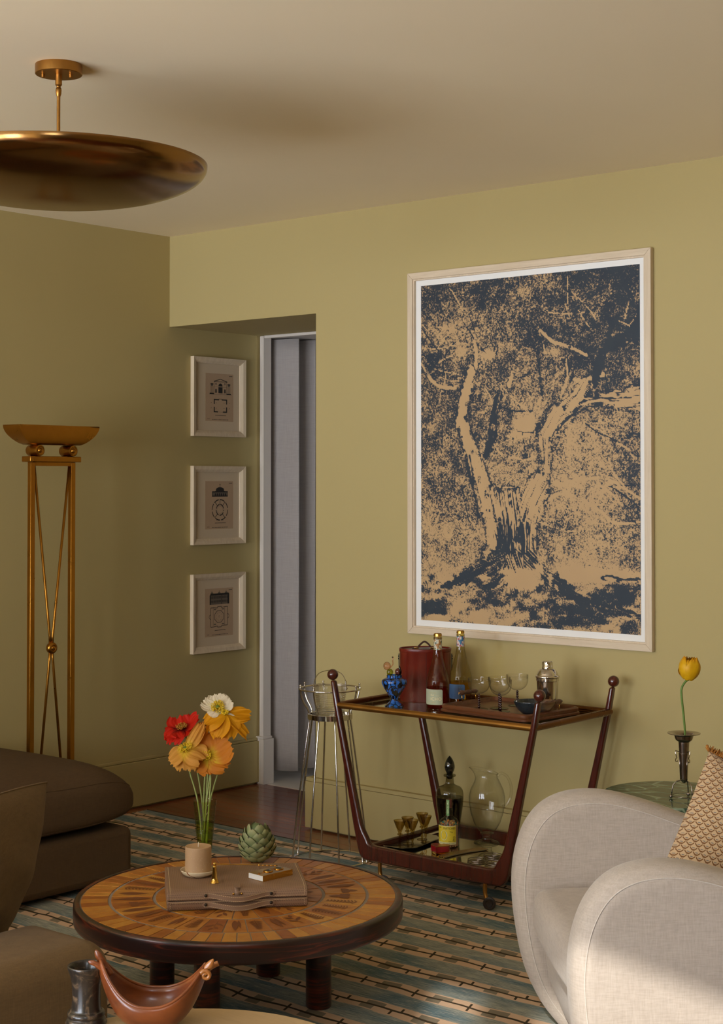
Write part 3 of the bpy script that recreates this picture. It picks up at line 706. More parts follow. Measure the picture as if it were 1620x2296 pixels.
# ------------------------------------------------------------------ bar cart
CX_, CY_ = 2.058, -0.345
cart = thing('bar_cart', 'mahogany bar cart with ball topped posts and two glass shelves', 'bar cart', (CX_, CY_, RUGZ))
def lz(z): return z - RUGZ
def ext(z):  # half spread and width of a post at height z
    zs = [0.16, 0.19, 0.44, 0.65, 0.757]; hs = [0.332, 0.340, 0.401, 0.4515, 0.474]; ws = [0.043, 0.039, 0.0285, 0.0225, 0.0175]
    return float(np.interp(z, zs, hs)), float(np.interp(z, zs, ws))
for (fy, ox) in ((-0.262, 0.005), (0.258, -0.018)):
    outer = []; inner = []
    for z in (0.757, 0.65, 0.55, 0.44, 0.32, 0.23):
        h, w = ext(z); outer.append((h + w/2, z)); inner.append((h - w/2, z))
    oc = cat_rom([(x, z, 0) for x, z in outer[-2:]] + [(0.352, 0.165, 0), (0.338, 0.118, 0), (0.316, 0.098, 0), (0.285, 0.0945, 0)], 4)[4:]
    ic = cat_rom([(x, z, 0) for x, z in inner[-2:]] + [(0.303, 0.182, 0), (0.288, 0.160, 0), (0.262, 0.1535, 0), (0.235, 0.1530, 0)], 4)[4:]
    R = outer[:-1] + [(p.x, p.y) for p in oc]; I = inner[:-1] + [(p.x, p.y) for p in ic]
    # right half strip, then mirrored
    def strip(sg):
        m = M(); n = min(len(R), len(I))
        return m
    half = M()
    rr = R; il = I
    # resample both edges to the same count
    def resample(pts, n):
        P = [Vector((a, b)) for a, b in pts]; L = [0]
        for a, b in zip(P, P[1:]): L.append(L[-1] + (b - a).length)
        out = []
        for k in range(n):
            d = L[-1] * k / (n - 1); j = max(0, min(len(P) - 2, int(np.searchsorted(L, d) - 1)))
            t = (d - L[j]) / max(1e-9, L[j+1] - L[j]); out.append(P[j].lerp(P[j+1], t))
        return out
    A = R + [(0.0, 0.0945)]; B = I + [(0.0, 0.153)]
    nA = len(A); 
    a2 = [Vector(p) for p in R]; b2v = [Vector(p) for p in I]
    ring = [(p.x, lz(p.y)) for p in a2] + [(-p.x, lz(p.y)) for p in reversed(a2)] + [(-p.x, lz(p.y)) for p in b2v] + [(p.x, lz(p.y)) for p in reversed(b2v)]
    me = M(); th = 0.013
    n = len(a2)
    vs = []; fs = []
    for yv in (-th, th):
        for sgn in (1, -1):
            for k in range(n): vs.append((sgn * a2[k].x + ox, yv + fy, lz(a2[k].y))); vs.append((sgn * b2v[k].x + ox, yv + fy, lz(b2v[k].y)))
    def V(side, sgn, k, e): return side * 4 * n + (0 if sgn > 0 else 1) * 2 * n + 2 * k + e
    for side in (0, 1):
        for sgn in (1, -1):
            for k in range(n - 1): fs.append((V(side, sgn, k, 0), V(side, sgn, k, 1), V(side, sgn, k+1, 1), V(side, sgn, k+1, 0)))
        fs.append((V(side, 1, n-1, 0), V(side, 1, n-1, 1), V(side, -1, n-1, 1), V(side, -1, n-1, 0)))
    for sgn in (1, -1):
        for e in (0, 1):
            for k in range(n - 1): fs.append((V(0, sgn, k, e), V(0, sgn, k+1, e), V(1, sgn, k+1, e), V(1, sgn, k, e)))
        fs.append((V(0, sgn, 0, 0), V(0, sgn, 0, 1), V(1, sgn, 0, 1), V(1, sgn, 0, 0)))
    for e in (0, 1): fs.append((V(0, 1, n-1, e), V(0, -1, n-1, e), V(1, -1, n-1, e), V(1, 1, n-1, e)))
    me.add(vs, fs)
    me.build('cart_frame', MAHOG, cart, bev=0.0075, seg=3, smooth=60)
    for sgn in (1, -1):
        M().ball((sgn * 0.4785 + ox, fy, lz(0.7785)), 0.0215, 24).build('ball_finial', MAHOG, cart, smooth=180)
        # caster
        xw = sgn * 0.243 + ox; pts = [(xw, fy, lz(0.098)), (xw, fy, lz(0.075)), (xw + 0.002, fy - 0.0, lz(0.055)), (xw + 0.012, fy - 0.002, lz(0.036)), (xw + 0.026, fy - 0.003, lz(0.031))]
        cst = M().tube(cat_rom(pts, 4), 0.0075, 10).build('caster_stem', BRONZE, cart, smooth=180)
        wh = M().lathe([(0.0, -0.006), (0.011, -0.007), (0.013, -0.004), (0.0185, -0.005), (0.0225, -0.003), (0.0235, 0.0), (0.0225, 0.003), (0.0185, 0.005), (0.013, 0.004), (0.011, 0.007), (0.0, 0.006)], 24, Tr(xw + 0.028, fy - 0.012, lz(RUGZ + 0.0236)) @ Rz(0.5) @ Rx(PI/2))
        wh.build('caster_wheel', plain('caster_rubber', '#241c16', 0.4), cart, smooth=40)
zr = lz(0.664); hx = 0.4545
def rail_t(p, q, nm, mat, r=0.0122): M().tube([p, Vector(p).lerp(Vector(q), 0.5), q], r, 16).build(nm, mat, cart, smooth=60)
rail_t((-hx + 0.01, -0.262, zr), (hx - 0.0, -0.262, zr), 'shelf_rail', BRONZE)
rail_t((-hx, 0.258, zr), (hx - 0.02, 0.258, zr), 'shelf_rail', DARKBRASS)
rail_t((hx + 0.004, -0.262, zr), (hx - 0.012, 0.262, zr), 'shelf_rail', DARKBRASS)
rail_t((-hx + 0.006, -0.262, zr), (-hx - 0.016, 0.258, zr), 'shelf_rail', DARKBRASS)
t = NT('shelf_glass'); gt = t.n('ShaderNodeBsdfTransparent'); t.put(gt.inputs[0], (0.62, 0.66, 0.58)); gg = t.n('ShaderNodeBsdfGlossy'); gg.inputs['Roughness'].default_value = 0.03; t.put(gg.inputs[0], (0.92, 0.93, 0.88))
mx = t.n('ShaderNodeMixShader'); mx.inputs[0].default_value = 0.75; t.t.links.new(gt.outputs[0], mx.inputs[1]); t.t.links.new(gg.outputs[0], mx.inputs[2]); t.t.links.new(mx.outputs[0], t.out.inputs[0]); SHELFG = t.m
M().box(-hx + 0.012, -0.252, lz(0.650), hx - 0.012, 0.250, lz(0.655)).build('glass_shelf', SHELFG, cart, smooth=0)
LM = plain('antiqued_mirror', '#e6e4d6', 0.05, 1.0, var=0.05)
M().box(-0.300, -0.256, lz(0.1195), 0.300, 0.250, lz(0.125)).build('mirror_shelf', LM, cart, smooth=0)
for sgn in (1, -1):
    rail_t((sgn * 0.316 + 0.005, -0.25, lz(0.135)), (sgn * 0.312 - 0.018, 0.25, lz(0.135)), 'tray_rail', MAHOGX, 0.0125)
ST, SB = 0.6552, 0.1252

# ------------------------------------------------------------------ things on the cart: upper shelf
def at(x, y, z): return (x, y, z)
# blue spatter vase
bt = NT('blue_spatter_glass'); v = bt.co('Object', (1, 1, 0.55))
cell = bt.vor(bt.co('Object', (1, 1, 0.5)), 50, 'DISTANCE_TO_EDGE'); big = bt.noise(v, 52, 2)
kk = bt.math('MULTIPLY', bt.step(cell, 0.05, 0.09), bt.step(big, 0.43, 0.47))
BLUEV = bt.bsdf(bt.mix(kk, '#06070b', bt.mix(bt.noise(bt.co(), 25, 1), '#0d3f9c', '#2f7bd0')), 0.08, Coat_Weight=0.6, Coat_Roughness=0.03)
bv = thing('blue_vase', 'blue glass vase spattered with black at the left end of the cart', 'vase', at(1.764, -0.452, ST))
bp = smooth_prof([(0.0, 0.0), (0.034, 0.0), (0.0345, 0.006), (0.021, 0.017), (0.0145, 0.027), (0.016, 0.034), (0.030, 0.056), (0.044, 0.078), (0.0495, 0.093), (0.046, 0.104), (0.034, 0.111), (0.0295, 0.113), (0.030, 0.121), (0.0275, 0.121), (0.026, 0.113), (0.040, 0.098), (0.036, 0.075), (0.0, 0.04)], 4)
M().lathe(bp, 40).build('vase_body', BLUEV, bv, smooth=60)
# glass stirrers with shaped heads, standing in the vase
def stirrer(nm, lab, col, shape, dx, dy_, top, lean):
    g = thing(nm, lab, 'stirrer', at(1.764 + dx * 0.4, -0.452 + dy_ * 0.4, ST + 0.042), 0, 'glass stirrers in the blue vase')
    gm = thin_glass(nm + '_glass', col, 0.4)
    x1, y1 = dx * 0.6 + lean[0], dy_ * 0.6 + lean[1]
    M().tube([(0, 0, 0), (x1 * 0.7, y1 * 0.7, top * 0.6), (x1, y1, top)], 0.0025, 8).build('stem', gm, g, smooth=180)
    shape(g, gm, x1, y1, top)
def sh_flam(g, gm, x, y_, z):
    M().ball((x - 0.006, y_ - 0.006, z + 0.016), 0.0145, 18, 1.1).build('head', gm, g, smooth=180)
    M().tube(cat_rom([(x + 0.002, y_, z + 0.008), (x + 0.011, y_ + 0.009, z + 0.022), (x + 0.010, y_ + 0.009, z + 0.038), (x + 0.013, y_ + 0.011, z + 0.048), (x + 0.010, y_ + 0.009, z + 0.050)], 4), 0.0022, 8).build('neck', gm, g, smooth=180)
    M().ball((x + 0.0095, y_ + 0.0085, z + 0.0495), 0.0026, 10).build('beak', plain('black_glass', '#0b0b0c', 0.1), g, smooth=180)
def sh_ball(g, gm, x, y_, z):
    M().ball((x, y_, z + 0.012), 0.0125, 18, 1.15).build('head', gm, g, smooth=180)
def sh_leaf(g, gm, x, y_, z):
    M().tube(cat_rom([(x, y_, z), (x + 0.004, y_ + 0.003, z + 0.016), (x + 0.002, y_ + 0.001, z + 0.032), (x + 0.0, y_, z + 0.042)], 4), [0.003, 0.0035, 0.004, 0.0042, 0.0045, 0.0046, 0.0045, 0.0042, 0.0038, 0.0032, 0.0025, 0.0018, 0.001], 8).build('head', gm, g, smooth=180)
stirrer('glass_stirrer', 'pink glass stirrer with a long necked head in the blue vase', (0.95, 0.75, 0.68), sh_flam, -0.012, -0.008, 0.098, (-0.004, -0.004))
stirrer('glass_stirrer', 'green glass stirrer with an egg head in the blue vase', (0.62, 0.66, 0.22), sh_ball, -0.004, -0.014, 0.079, (-0.002, -0.006))
stirrer('glass_stirrer', 'amethyst glass stirrer with a round head in the blue vase', (0.52, 0.30, 0.34), sh_ball, 0.010, 0.004, 0.080, (0.004, 0.002))
stirrer('glass_stirrer', 'dark green glass stirrer with a curled leaf head in the blue vase', (0.10, 0.14, 0.12), sh_leaf, 0.016, 0.004, 0.074, (0.003, 0.002))
# leather ice bucket
lt = NT('oxblood_leather'); v = lt.co(); n = lt.noise(v, 14, 3); gr = lt.vor(v, 420)
LEA = lt.bsdf(lt.mix(n, '#4a120b', '#7c2513'), 0.30, bump=gr, bstr=0.12, bdist=0.001)
lb = thing('leather_ice_bucket', 'oxblood leather ice bucket with a stitched strap handle behind the bottles', 'ice bucket', at(1.742, -0.232, ST), math.radians(40.5))
SX = Matrix.Diagonal((1.0, 0.72, 1.0, 1.0))
M().lathe([(0, 0), (0.100, 0.0), (0.1015, 0.004), (0.1015, 0.193), (0.1035, 0.195), (0.1035, 0.201), (0.100, 0.201), (0.0, 0.199)], 56, SX).build('bucket_body', LEA, lb, smooth=40)
LED = plain('dark_leather', '#3a1a13', 0.4)
M().lathe([(0.0, 0.206), (0.05, 0.2055), (0.085, 0.203), (0.099, 0.2012)], 56, SX).build('bucket_lid', LED, lb, smooth=60)
M().lathe([(0.098, 0.2005), (0.1035, 0.2005), (0.1035, 0.207), (0.101, 0.208), (0.098, 0.205)], 56, SX, closed=True).build('lid_rim', LEA, lb, smooth=40)
hp = cat_rom([(-0.052, -0.01, 0.207), (-0.034, -0.01, 0.208), (-0.020, -0.01, 0.222), (-0.004, -0.01, 0.233), (0.012, -0.01, 0.224), (0.026, -0.01, 0.208), (0.044, -0.01, 0.207)], 5)
M().tube(hp, 0.0036, 10, flat=2.6).build('strap_handle', LED, lb, smooth=60)
for xx in (-0.036, 0.028): M().box(xx - 0.009, -0.020, 0.2065, xx + 0.009, 0.0, 0.2105).build('handle_buckle', BRASS, lb, bev=0.001)
for sg in (-1, 1):
    M().tube([(sg * 0.1035, -0.012, 0.120), (sg * 0.1045, -0.012, 0.150), (sg * 0.1045, -0.012, 0.186)], 0.0018, 8).build('side_rod', plain('black_iron', '#151210', 0.4, 0.6), lb)
    for zz in (0.166, 0.176): M().ball((sg * 0.1055, -0.012, zz), 0.0032, 10).build('side_stud', plain('black_stud', '#151210', 0.35, 0.6), lb, smooth=180)
M().box(0.0, -0.0738, 0.004, 0.0014, -0.0722, 0.193).build('side_seam', LED, lb, smooth=0)

# bottles
BPROF = [(0.0, 0.004), (0.036, 0.0), (0.0425, 0.004), (0.0433, 0.012), (0.0433, 0.098), (0.0415, 0.115), (0.036, 0.138), (0.0285, 0.162), (0.0215, 0.188), (0.0172, 0.212), (0.0150, 0.232), (0.0142, 0.262), (0.0142, 0.280)]
def wrap_label(z0, z1, r, a0, a1, n=24, rc=0.006):
    """label sheet on a cylinder, with clipped corners"""
    m = M()
    ks = [a0 + (a1 - a0) * k / n for k in range(n + 1)]; vs = []; fs = []
    for k, a in enumerate(ks):
        e = min(a - a0, a1 - a) * r; c = rc - math.sqrt(max(0, rc**2 - (rc - min(e, rc))**2))
        vs += [(r * math.cos(a), r * math.sin(a), z0 + c), (r * math.cos(a), r * math.sin(a), z1 - c)]
    for k in range(n): fs.append((2*k, 2*k+2, 2*k+3, 2*k+1))
    return m.add(vs, fs)
def wrap_text(txt, size, z, a, r, spacing=1.0, vertical=False, arcz=0.0):
    vs, fs = text_faces(txt, size, spacing); out = []
    for x, y_, _ in vs:
        if vertical: x, y_ = y_, -x
        ang = a + x / r
        out.append((r * math.cos(ang), r * math.sin(ang), z + y_ - arcz * x * x))
    return M().add(out, fs)
def bottle(lab, x, y_, sc, gcol, lcol, level, labm, la, necka):
    b = thing('bottle', lab, 'bottle', at(x, y_, ST), 0, 'bottles on the cart')
    gl = thin_glass('bottle_glass', gcol, 0.5)
    prof = [(r, z * sc) for r, z in smooth_prof(BPROF, 4)]
    M().lathe(prof, 40).build('bottle_glass', gl, b, smooth=60)
    lq = [(0.0, 0.006)] + [(r - 0.0022, max(z, 0.006)) for r, z in prof[3:] if z < level] + [(float(np.interp(level, [p[1] for p in prof], [p[0] for p in prof])) - 0.0022, level), (0.0, level)]
    M().lathe(lq, 40).build('liquid', thin_glass('liquid', lcol, 0.55, 0.05, gloss=0.3), b, smooth=60)
    zt_ = 0.280 * sc
    M().lathe([(0.0, zt_ + 0.0085), (0.0125, zt_ + 0.0085), (0.0155, zt_ + 0.006), (0.0162, zt_ + 0.001), (0.0168, zt_ - 0.003), (0.0150, zt_ - 0.003), (0.0146, zt_ + 0.001), (0, zt_ + 0.001)], 28).build('crown_cap', BRASS, b, smooth=30)
    M().lathe([(0.0146, zt_ - 0.006), (0.0168, zt_ - 0.007), (0.0168, zt_ - 0.013), (0.0146, zt_ - 0.014)], 28, closed=True).build('lip_ring', gl, b, smooth=40)
    wrap_label(0.226 * sc, 0.266 * sc, 0.0156, 0, 2*PI, 32, 0.0001).build('neck_label', necka, b, smooth=60)
    return b
def neckm(name, base, cols, sc):
    t = NT(name); v = t.co(); n = t.noise(v, 120 * sc, 2, 0.5, 0.6); n2 = t.noise(v, 70 * sc, 1)
    c = t.mix(t.step(n, 0.52, 0.56), base, cols[0]); c = t.mix(t.step(n2, 0.58, 0.61), c, cols[1]); 
    c = t.mix(t.step(t.vor(v, 130 * sc), 0.16, 0.12), c, cols[2])
    return t.bsdf(c, 0.5)
VIEW_A = math.atan2(-5.252 + 0.4, 5.699 - 1.93)      # the way the labels face: out into the room
b1 = bottle('bottle of amber drink with a pale green label and gold cap', 1.932, -0.396, 1.0, (0.90, 0.84, 0.72), (0.88, 0.34, 0.07), 0.083, None, 0, neckm('floral_neck_label', '#cfc7ae', ('#4f5d4c', '#a5733c', '#7c3a28'), 1))
LBG = plain('sage_label', '#a9ac90', 0.7); LBB = plain('blue_label', '#3f6390', 0.7); CREAM = plain('cream_lettering', '#e6d5a0', 0.6); GOLDT = plain('gold_lettering', '#b59a58', 0.6)
a0 = VIEW_A - 1.45; a1 = VIEW_A + 0.42
wrap_label(0.021, 0.079, 0.0441, a0, a1, 24, 0.005).build('label', LBG, b1, smooth=60)
am = (a0 + a1) / 2
for txt, s_, z, a, m_, sp, arc in (('ICHO', 0.0170, 0.043, am + 0.34, CREAM, 1.1, 0), ('RA', 0.0100, 0.0575, am + 0.02, CREAM, 1.2, 0), ('NATURA', 0.0052, 0.0665, am + 0.05, GOLDT, 1.5, 6.0), ('SODA', 0.0050, 0.0305, am + 0.1, GOLDT, 1.4, 0)):
    o = wrap_text(txt, s_, z, a, 0.0446, sp, arcz=arc).build('lettering', m_, b1, smooth=0, fix=False); o['kind'] = 'stuff'
o = wrap_label(0.0548, 0.0555, 0.0446, am + 0.30, am + 0.62, 6, 0.0001).build('label_rule', CREAM, b1, smooth=0)
b2 = bottle('bottle of yellow drink with a blue label and gold cap', 1.902, -0.212, 0.985, (0.92, 0.88, 0.66), (1.0, 0.80, 0.22), 0.085, None, 0, neckm('bird_neck_label', '#d8cfc4', ('#b0505a', '#3f78a0', '#c98b80'), 1))
a1 = VIEW_A + 0.36; a0 = VIEW_A - 1.4; am = a1 - 0.55
wrap_label(0.022, 0.078, 0.0441, a0, a1, 24, 0.005).build('label', LBB, b2, smooth=60)
for txt, s_, z, a, m_, sp in (('IO', 0.0165, 0.044, am + 0.16, CREAM, 1.1), ('+ =', 0.006, 0.0655, am + 0.15, GOLDT, 1.6)):
    o = wrap_text(txt, s_, z, a, 0.0446, sp).build('lettering', m_, b2, smooth=0, fix=False); o['kind'] = 'stuff'
wrap_label(0.0548, 0.0556, 0.0446, am + 0.10, am + 0.36, 6, 0.0001).build('label_rule', CREAM, b2, smooth=0)

# wooden tray
TRW = wood('tray_walnut', '#46240f', '#744020', 30, 'X', 0.4, 14, 0.2)
tr = thing('serving_tray', 'walnut serving tray with turned handles on brass pins', 'tray', at(2.205, -0.310, ST + 0.0005), math.radians(-5))
def rr(w, d, r, n=6):
    out = []
    for (cx, cy, s0) in ((w - r, d - r, 0), (-w + r, d - r, 90), (-w + r, -d + r, 180), (w - r, -d + r, 270)):
        for k in range(n + 1): a = math.radians(s0 + 90 * k / n); out.append((cx + r * math.cos(a), cy + r * math.sin(a)))
    return out
def loft(sections, cap0=True, cap1=True):
    m = M(); n = len(sections[0][0]); vs = []
    for poly, z in sections: vs += [(a, b, z) for a, b in poly]
    fs = []
    for k in range(len(sections) - 1):
        for i in range(n): j = (i + 1) % n; fs.append((k*n + i, k*n + j, (k+1)*n + j, (k+1)*n + i))
    if cap0: fs.append(tuple(range(n))[::-1])
    if cap1: fs.append(tuple((len(sections)-1)*n + i for i in range(n)))
    return m.add(vs, fs)
tw, td = 0.212, 0.160
secs = [(rr(tw - 0.004, td - 0.004, 0.026), 0.0), (rr(tw + 0.004, td + 0.004, 0.03), 0.004), (rr(tw + 0.004, td + 0.004, 0.03), 0.010), (rr(tw - 0.001, td - 0.001, 0.028), 0.014),
        (rr(tw + 0.001, td + 0.001, 0.03), 0.018), (rr(tw + 0.001, td + 0.001, 0.03), 0.025), (rr(tw - 0.003, td - 0.003, 0.028), 0.029), (rr(tw - 0.010, td - 0.010, 0.024), 0.0295), (rr(tw - 0.016, td - 0.016, 0.02), 0.0165)]
loft(secs).build('tray_board', TRW, tr, smooth=40)
TZ = ST + 0.0175
HAND = wood('turned_handle', '#43281b', '#69442f', 40, 'X', 0.45, 8, 0.1)
for sg in (-1, 1):
    xh = sg * (tw - 0.006)
    hl = 0.052; pr = []
    for k in range(25):
        s = -hl + 2 * hl * k / 24; r = 0.0078 + 0.0014 * math.cos(s / hl * PI * 3.0) - 0.003 * max(0, abs(s) / hl - 0.8) * 5
        pr.append((max(r, 0.0025), s))
    M().lathe([(0, -hl)] + pr + [(0, hl)], 16, Tr(xh, 0, 0.060) @ Rx(PI/2)).build('tray_handle', HAND, tr, smooth=60)
    for yv in (-0.040, 0.040): M().tube([(xh - sg * 0.004, yv * 0.95, 0.026), (xh, yv, 0.056)], 0.0018, 8).build('handle_pin', BRASS, tr, smooth=180)
    M().ball((xh, -hl - 0.001, 0.060), 0.003, 10).build('handle_cap', BRASS, tr, smooth=180)
# coupe glasses
RUBY = plain('dark_ruby_glass', '#2e0b0a', 0.06, 0.0, Coat_Weight=1.0)
FOOTG = thin_glass('smoke_foot_glass', (0.20, 0.17, 0.16), 0.5)
co1 = thing('coupe_glass', 'coupe glass with dark beaded stem, leftmost on the walnut tray', 'glass', at(2.128, -0.398, TZ), 0, 'coupe glasses on the walnut tray')
M().lathe([(0.0, 0.0), (0.034, 0.0), (0.035, 0.0012), (0.006, 0.0035), (0.0, 0.004)], 32).build('foot', FOOTG, co1, smooth=60)
sp = [(0.0028, 0.003)]
for k in range(6):
    zc = 0.0095 + k * 0.0085
    sp += [(0.0030, zc - 0.0040), (0.0052, zc - 0.0018), (0.0055, zc), (0.0052, zc + 0.0018)]
sp += [(0.0028, 0.0565), (0.0, 0.0575)]
M().lathe([(0, 0.002)] + sp, 16).build('beaded_stem', RUBY, co1, smooth=60)
M().lathe(smooth_prof([(0.0, 0.0578), (0.006, 0.058), (0.020, 0.0625), (0.033, 0.073), (0.0395, 0.087), (0.0412, 0.101), (0.0415, 0.115), (0.0408, 0.115), (0.0405, 0.101)], 4), 40).build('bowl', thin_glass('coupe_bowl_glass', (0.97, 0.965, 0.95), 0.5), co1, smooth=80)
dup(co1, at(2.172, -0.330, TZ), 'coupe glass with dark beaded stem, behind the two front ones on the tray')
dup(co1, at(2.222, -0.392, TZ), 'coupe glass with dark beaded stem, in front of the horn bowl')
dup(co1, at(2.178, -0.222, TZ), 'coupe glass with dark beaded stem, rightmost and next to the shaker')
# horn bowl with olives
ht = NT('polished_horn'); v = ht.co(); hx_ = ht.xyz(v)
HORN = ht.bsdf(ht.mix(ht.step(ht.math('ADD', hx_[0], ht.math('MULTIPLY', ht.noise(v, 22, 3), 0.05)), 0.035, 0.085), ht.mix(ht.noise(v, 40, 3), '#14171a', '#2e3436'), '#6d4a2c'), 0.22, Coat_Weight=0.4)
hb = thing('horn_bowl', 'dark polished horn bowl on the walnut tray behind the front post', 'bowl', at(2.352, -0.360, TZ), math.radians(40.5))
M().lathe(smooth_prof([(0.0, 0.0), (0.040, 0.0), (0.054, 0.008), (0.068, 0.024), (0.077, 0.044), (0.0745, 0.045), (0.064, 0.024), (0.048, 0.010), (0.0, 0.006)], 4), 48, Matrix.Diagonal((1, 0.82, 1, 1))).build('bowl_body', HORN, hb, smooth=60)
for k, (a, r) in enumerate(((2.6, 0.030), (3.6, 0.026), (1.6, 0.022), (4.6, 0.02), (0.4, 0.02))):
    o = M().ball((0, 0, 0), 0.0095, 14, 0.85).build('olive', plain('black_olive', '#1b1516', 0.25), None, smooth=180)
    c, s_ = math.cos(math.radians(40.5)), math.sin(math.radians(40.5)); lx_, ly_ = r * math.cos(a), r * math.sin(a) * 0.82
    o.location = at(2.352 + c * lx_ - s_ * ly_, -0.360 + s_ * lx_ + c * ly_, TZ + 0.0255)
    tag(o, 'small round black olive ' + ['near the left rim', 'nearest the front rim', 'nearest the back rim', 'in the middle', 'near the right rim'][k] + ' of the dark horn bowl', 'olive', 'olives in the horn bowl')
# shaker
sk = thing('cocktail_shaker', 'silver cocktail shaker standing at the back of the walnut tray', 'shaker', at(2.322, -0.232, TZ))
M().lathe([(0, 0), (0.033, 0), (0.0345, 0.002), (0.0405, 0.105), (0.0428, 0.107), (0.0428, 0.1155), (0.0405, 0.117), (0.0395, 0.115), (0, 0.113)], 44).build('cup', CHROME, sk, smooth=30)
M().lathe(smooth_prof([(0.0400, 0.1175), (0.0455, 0.119), (0.0455, 0.124), (0.041, 0.127), (0.0375, 0.136), (0.030, 0.147), (0.020, 0.151), (0.0, 0.151)], 4), 44).build('shoulder_lid', CHROME, sk, smooth=50)
M().lathe([(0.0205, 0.1515), (0.0205, 0.160), (0.0198, 0.161), (0.0198, 0.176), (0.0175, 0.1785), (0.0, 0.179)], 36).build('cap', CHROME, sk, smooth=40)

# ------------------------------------------------------------------ lower shelf
s_t = thing('silver_tray', 'small silver tray with clipped corners on the lower shelf', 'tray', at(1.790, -0.385, SB), math.radians(8))
def octo(w, d, c): return [(w, d - c), (w - c, d), (-w + c, d), (-w, d - c), (-w, -d + c), (-w + c, -d), (w - c, -d), (w, -d + c)]
loft([(octo(0.058, 0.108, 0.032), 0.0), (octo(0.066, 0.116, 0.034), 0.002), (octo(0.080, 0.132, 0.040), 0.008), (octo(0.082, 0.134, 0.041), 0.010), (octo(0.079, 0.131, 0.040), 0.0105), (octo(0.066, 0.116, 0.034), 0.005), (octo(0.062, 0.112, 0.033), 0.003)]).build('tray_plate', plain('dull_silver', '#c4c0b7', 0.22, 1.0), s_t, smooth=25)
OLG = thin_glass('olive_glass', (0.74, 0.64, 0.36), 0.6); 
sg0 = thing('liqueur_glass', 'small olive liqueur glass at the left front of the silver tray', 'glass', at(1.812, -0.478, SB + 0.0035), 0, 'olive liqueur glasses on the silver tray')
M().lathe(smooth_prof([(0.0, 0.052), (0.005, 0.053), (0.0135, 0.073), (0.0232, 0.099), (0.0226, 0.099), (0.013, 0.0745), (0.0, 0.058)], 3), 28).build('bowl', OLG, sg0, smooth=80)
M().lathe([(0, 0.0025), (0.003, 0.003), (0.0055, 0.012), (0.0032, 0.018), (0.0058, 0.028), (0.0030, 0.038), (0.0062, 0.047), (0.0040, 0.050), (0.0, 0.0525)], 16).build('stem', OLG, sg0, smooth=60)
for kq in range(5):
    aq = kq * 2 * PI / 5 + 0.5; M().ball((0.0085 * math.cos(aq), 0.0085 * math.sin(aq), 0.049), 0.0030, 10).build('prunt', OLG, sg0, smooth=180)
M().lathe([(0, 0), (0.0195, 0), (0.020, 0.0012), (0.004, 0.0030), (0, 0.0032)], 28).build('foot', OLG, sg0, smooth=60)
for (x, y_, lab) in ((1.800, -0.416, 'small olive liqueur glass at the left back of the silver tray'), (1.843, -0.440, 'small olive liqueur glass at the middle front of the silver tray'),
                     (1.795, -0.320, 'small olive liqueur glass hindmost on the silver tray'), (1.836, -0.350, 'small olive liqueur glass at the right of the silver tray')):
    dup(sg0, at(x, y_, SB + 0.0035), lab)
# heart box
def heart(s, n=40):
    out = []
    for k in range(n):
        a = 2 * PI * k / n; x = 16 * math.sin(a) ** 3; y_ = 13 * math.cos(a) - 5 * math.cos(2*a) - 2 * math.cos(3*a) - math.cos(4*a); out.append((x * s / 16, y_ * s / 16))
    return out
hbx = thing('heart_box', 'red heart shaped box with gold edges on the lower shelf', 'box', at(1.985, -0.455, SB), math.radians(18))
REDL = plain('red_lacquer', '#8f0f1c', 0.3, Coat_Weight=0.4)
loft([(heart(0.0335), 0.0005), (heart(0.0345), 0.001), (heart(0.0345), 0.009), (heart(0.0335), 0.0095)]).build('box_base', BRASS, hbx, smooth=30)
loft([(heart(0.036), 0.0098), (heart(0.0365), 0.0102), (heart(0.0365), 0.031), (heart(0.0355), 0.0325)]).build('box_lid', REDL, hbx, smooth=30)
M().tube([(a, b, 0.0318) for a, b in heart(0.0362, 60)], 0.0010, 6, closed=True).build('gold_trim', BRASS, hbx, smooth=180)
# match bottle
mb = thing('match_bottle', 'clear corked bottle of coloured matches with a yellow lemon label', 'bottle', at(1.944, -0.342, SB))
mprof = smooth_prof([(0.0, 0.003), (0.034, 0.0), (0.0385, 0.003), (0.039, 0.010), (0.039, 0.083), (0.0375, 0.093), (0.031, 0.106), (0.020, 0.114), (0.0145, 0.120), (0.0132, 0.132), (0.0132, 0.158), (0.0155, 0.160), (0.0155, 0.168), (0.0132, 0.169)], 4)
M().lathe(mprof, 40).build('bottle_glass', CLEAR, mb, smooth=60)
M().lathe([(0.0, 0.150), (0.0112, 0.150), (0.0122, 0.169), (0.0122, 0.181), (0.0, 0.1815)], 24).build('cork', plain('cork', '#6b3826', 0.8, var=0.2, vscale=200), mb, smooth=40)
MCOL = [plain('match_head', c, 0.6) for c in ('#1f6f60', '#c4761d', '#d3a24a', '#2f7f6e', '#b5541b')]
MST = plain('match_stick', '#c79a76', 0.8)
stick = M(); heads = [M() for _ in MCOL]
for k in range(190):
    r = 0.0345 * math.sqrt(random.random()); a = random.uniform(0, 2*PI); h = 0.098 - 0.010 * (r / 0.034) ** 2 + random.uniform(-0.007, 0.004)
    x, y_ = r * math.cos(a), r * math.sin(a); tl = random.uniform(-0.003, 0.003)
    stick.box(x - 0.0010, y_ - 0.0010, 0.006, x + 0.0010, y_ + 0.0010, h - 0.002)
    heads[k % 5].ball((x, y_, h), 0.0021, 8, 1.5)
o = stick.build('match_stick', MST, mb, smooth=0); o['kind'] = 'stuff'
for hm, mm in zip(heads, MCOL): o = hm.build('match_head', mm, mb, smooth=180); o['kind'] = 'stuff'
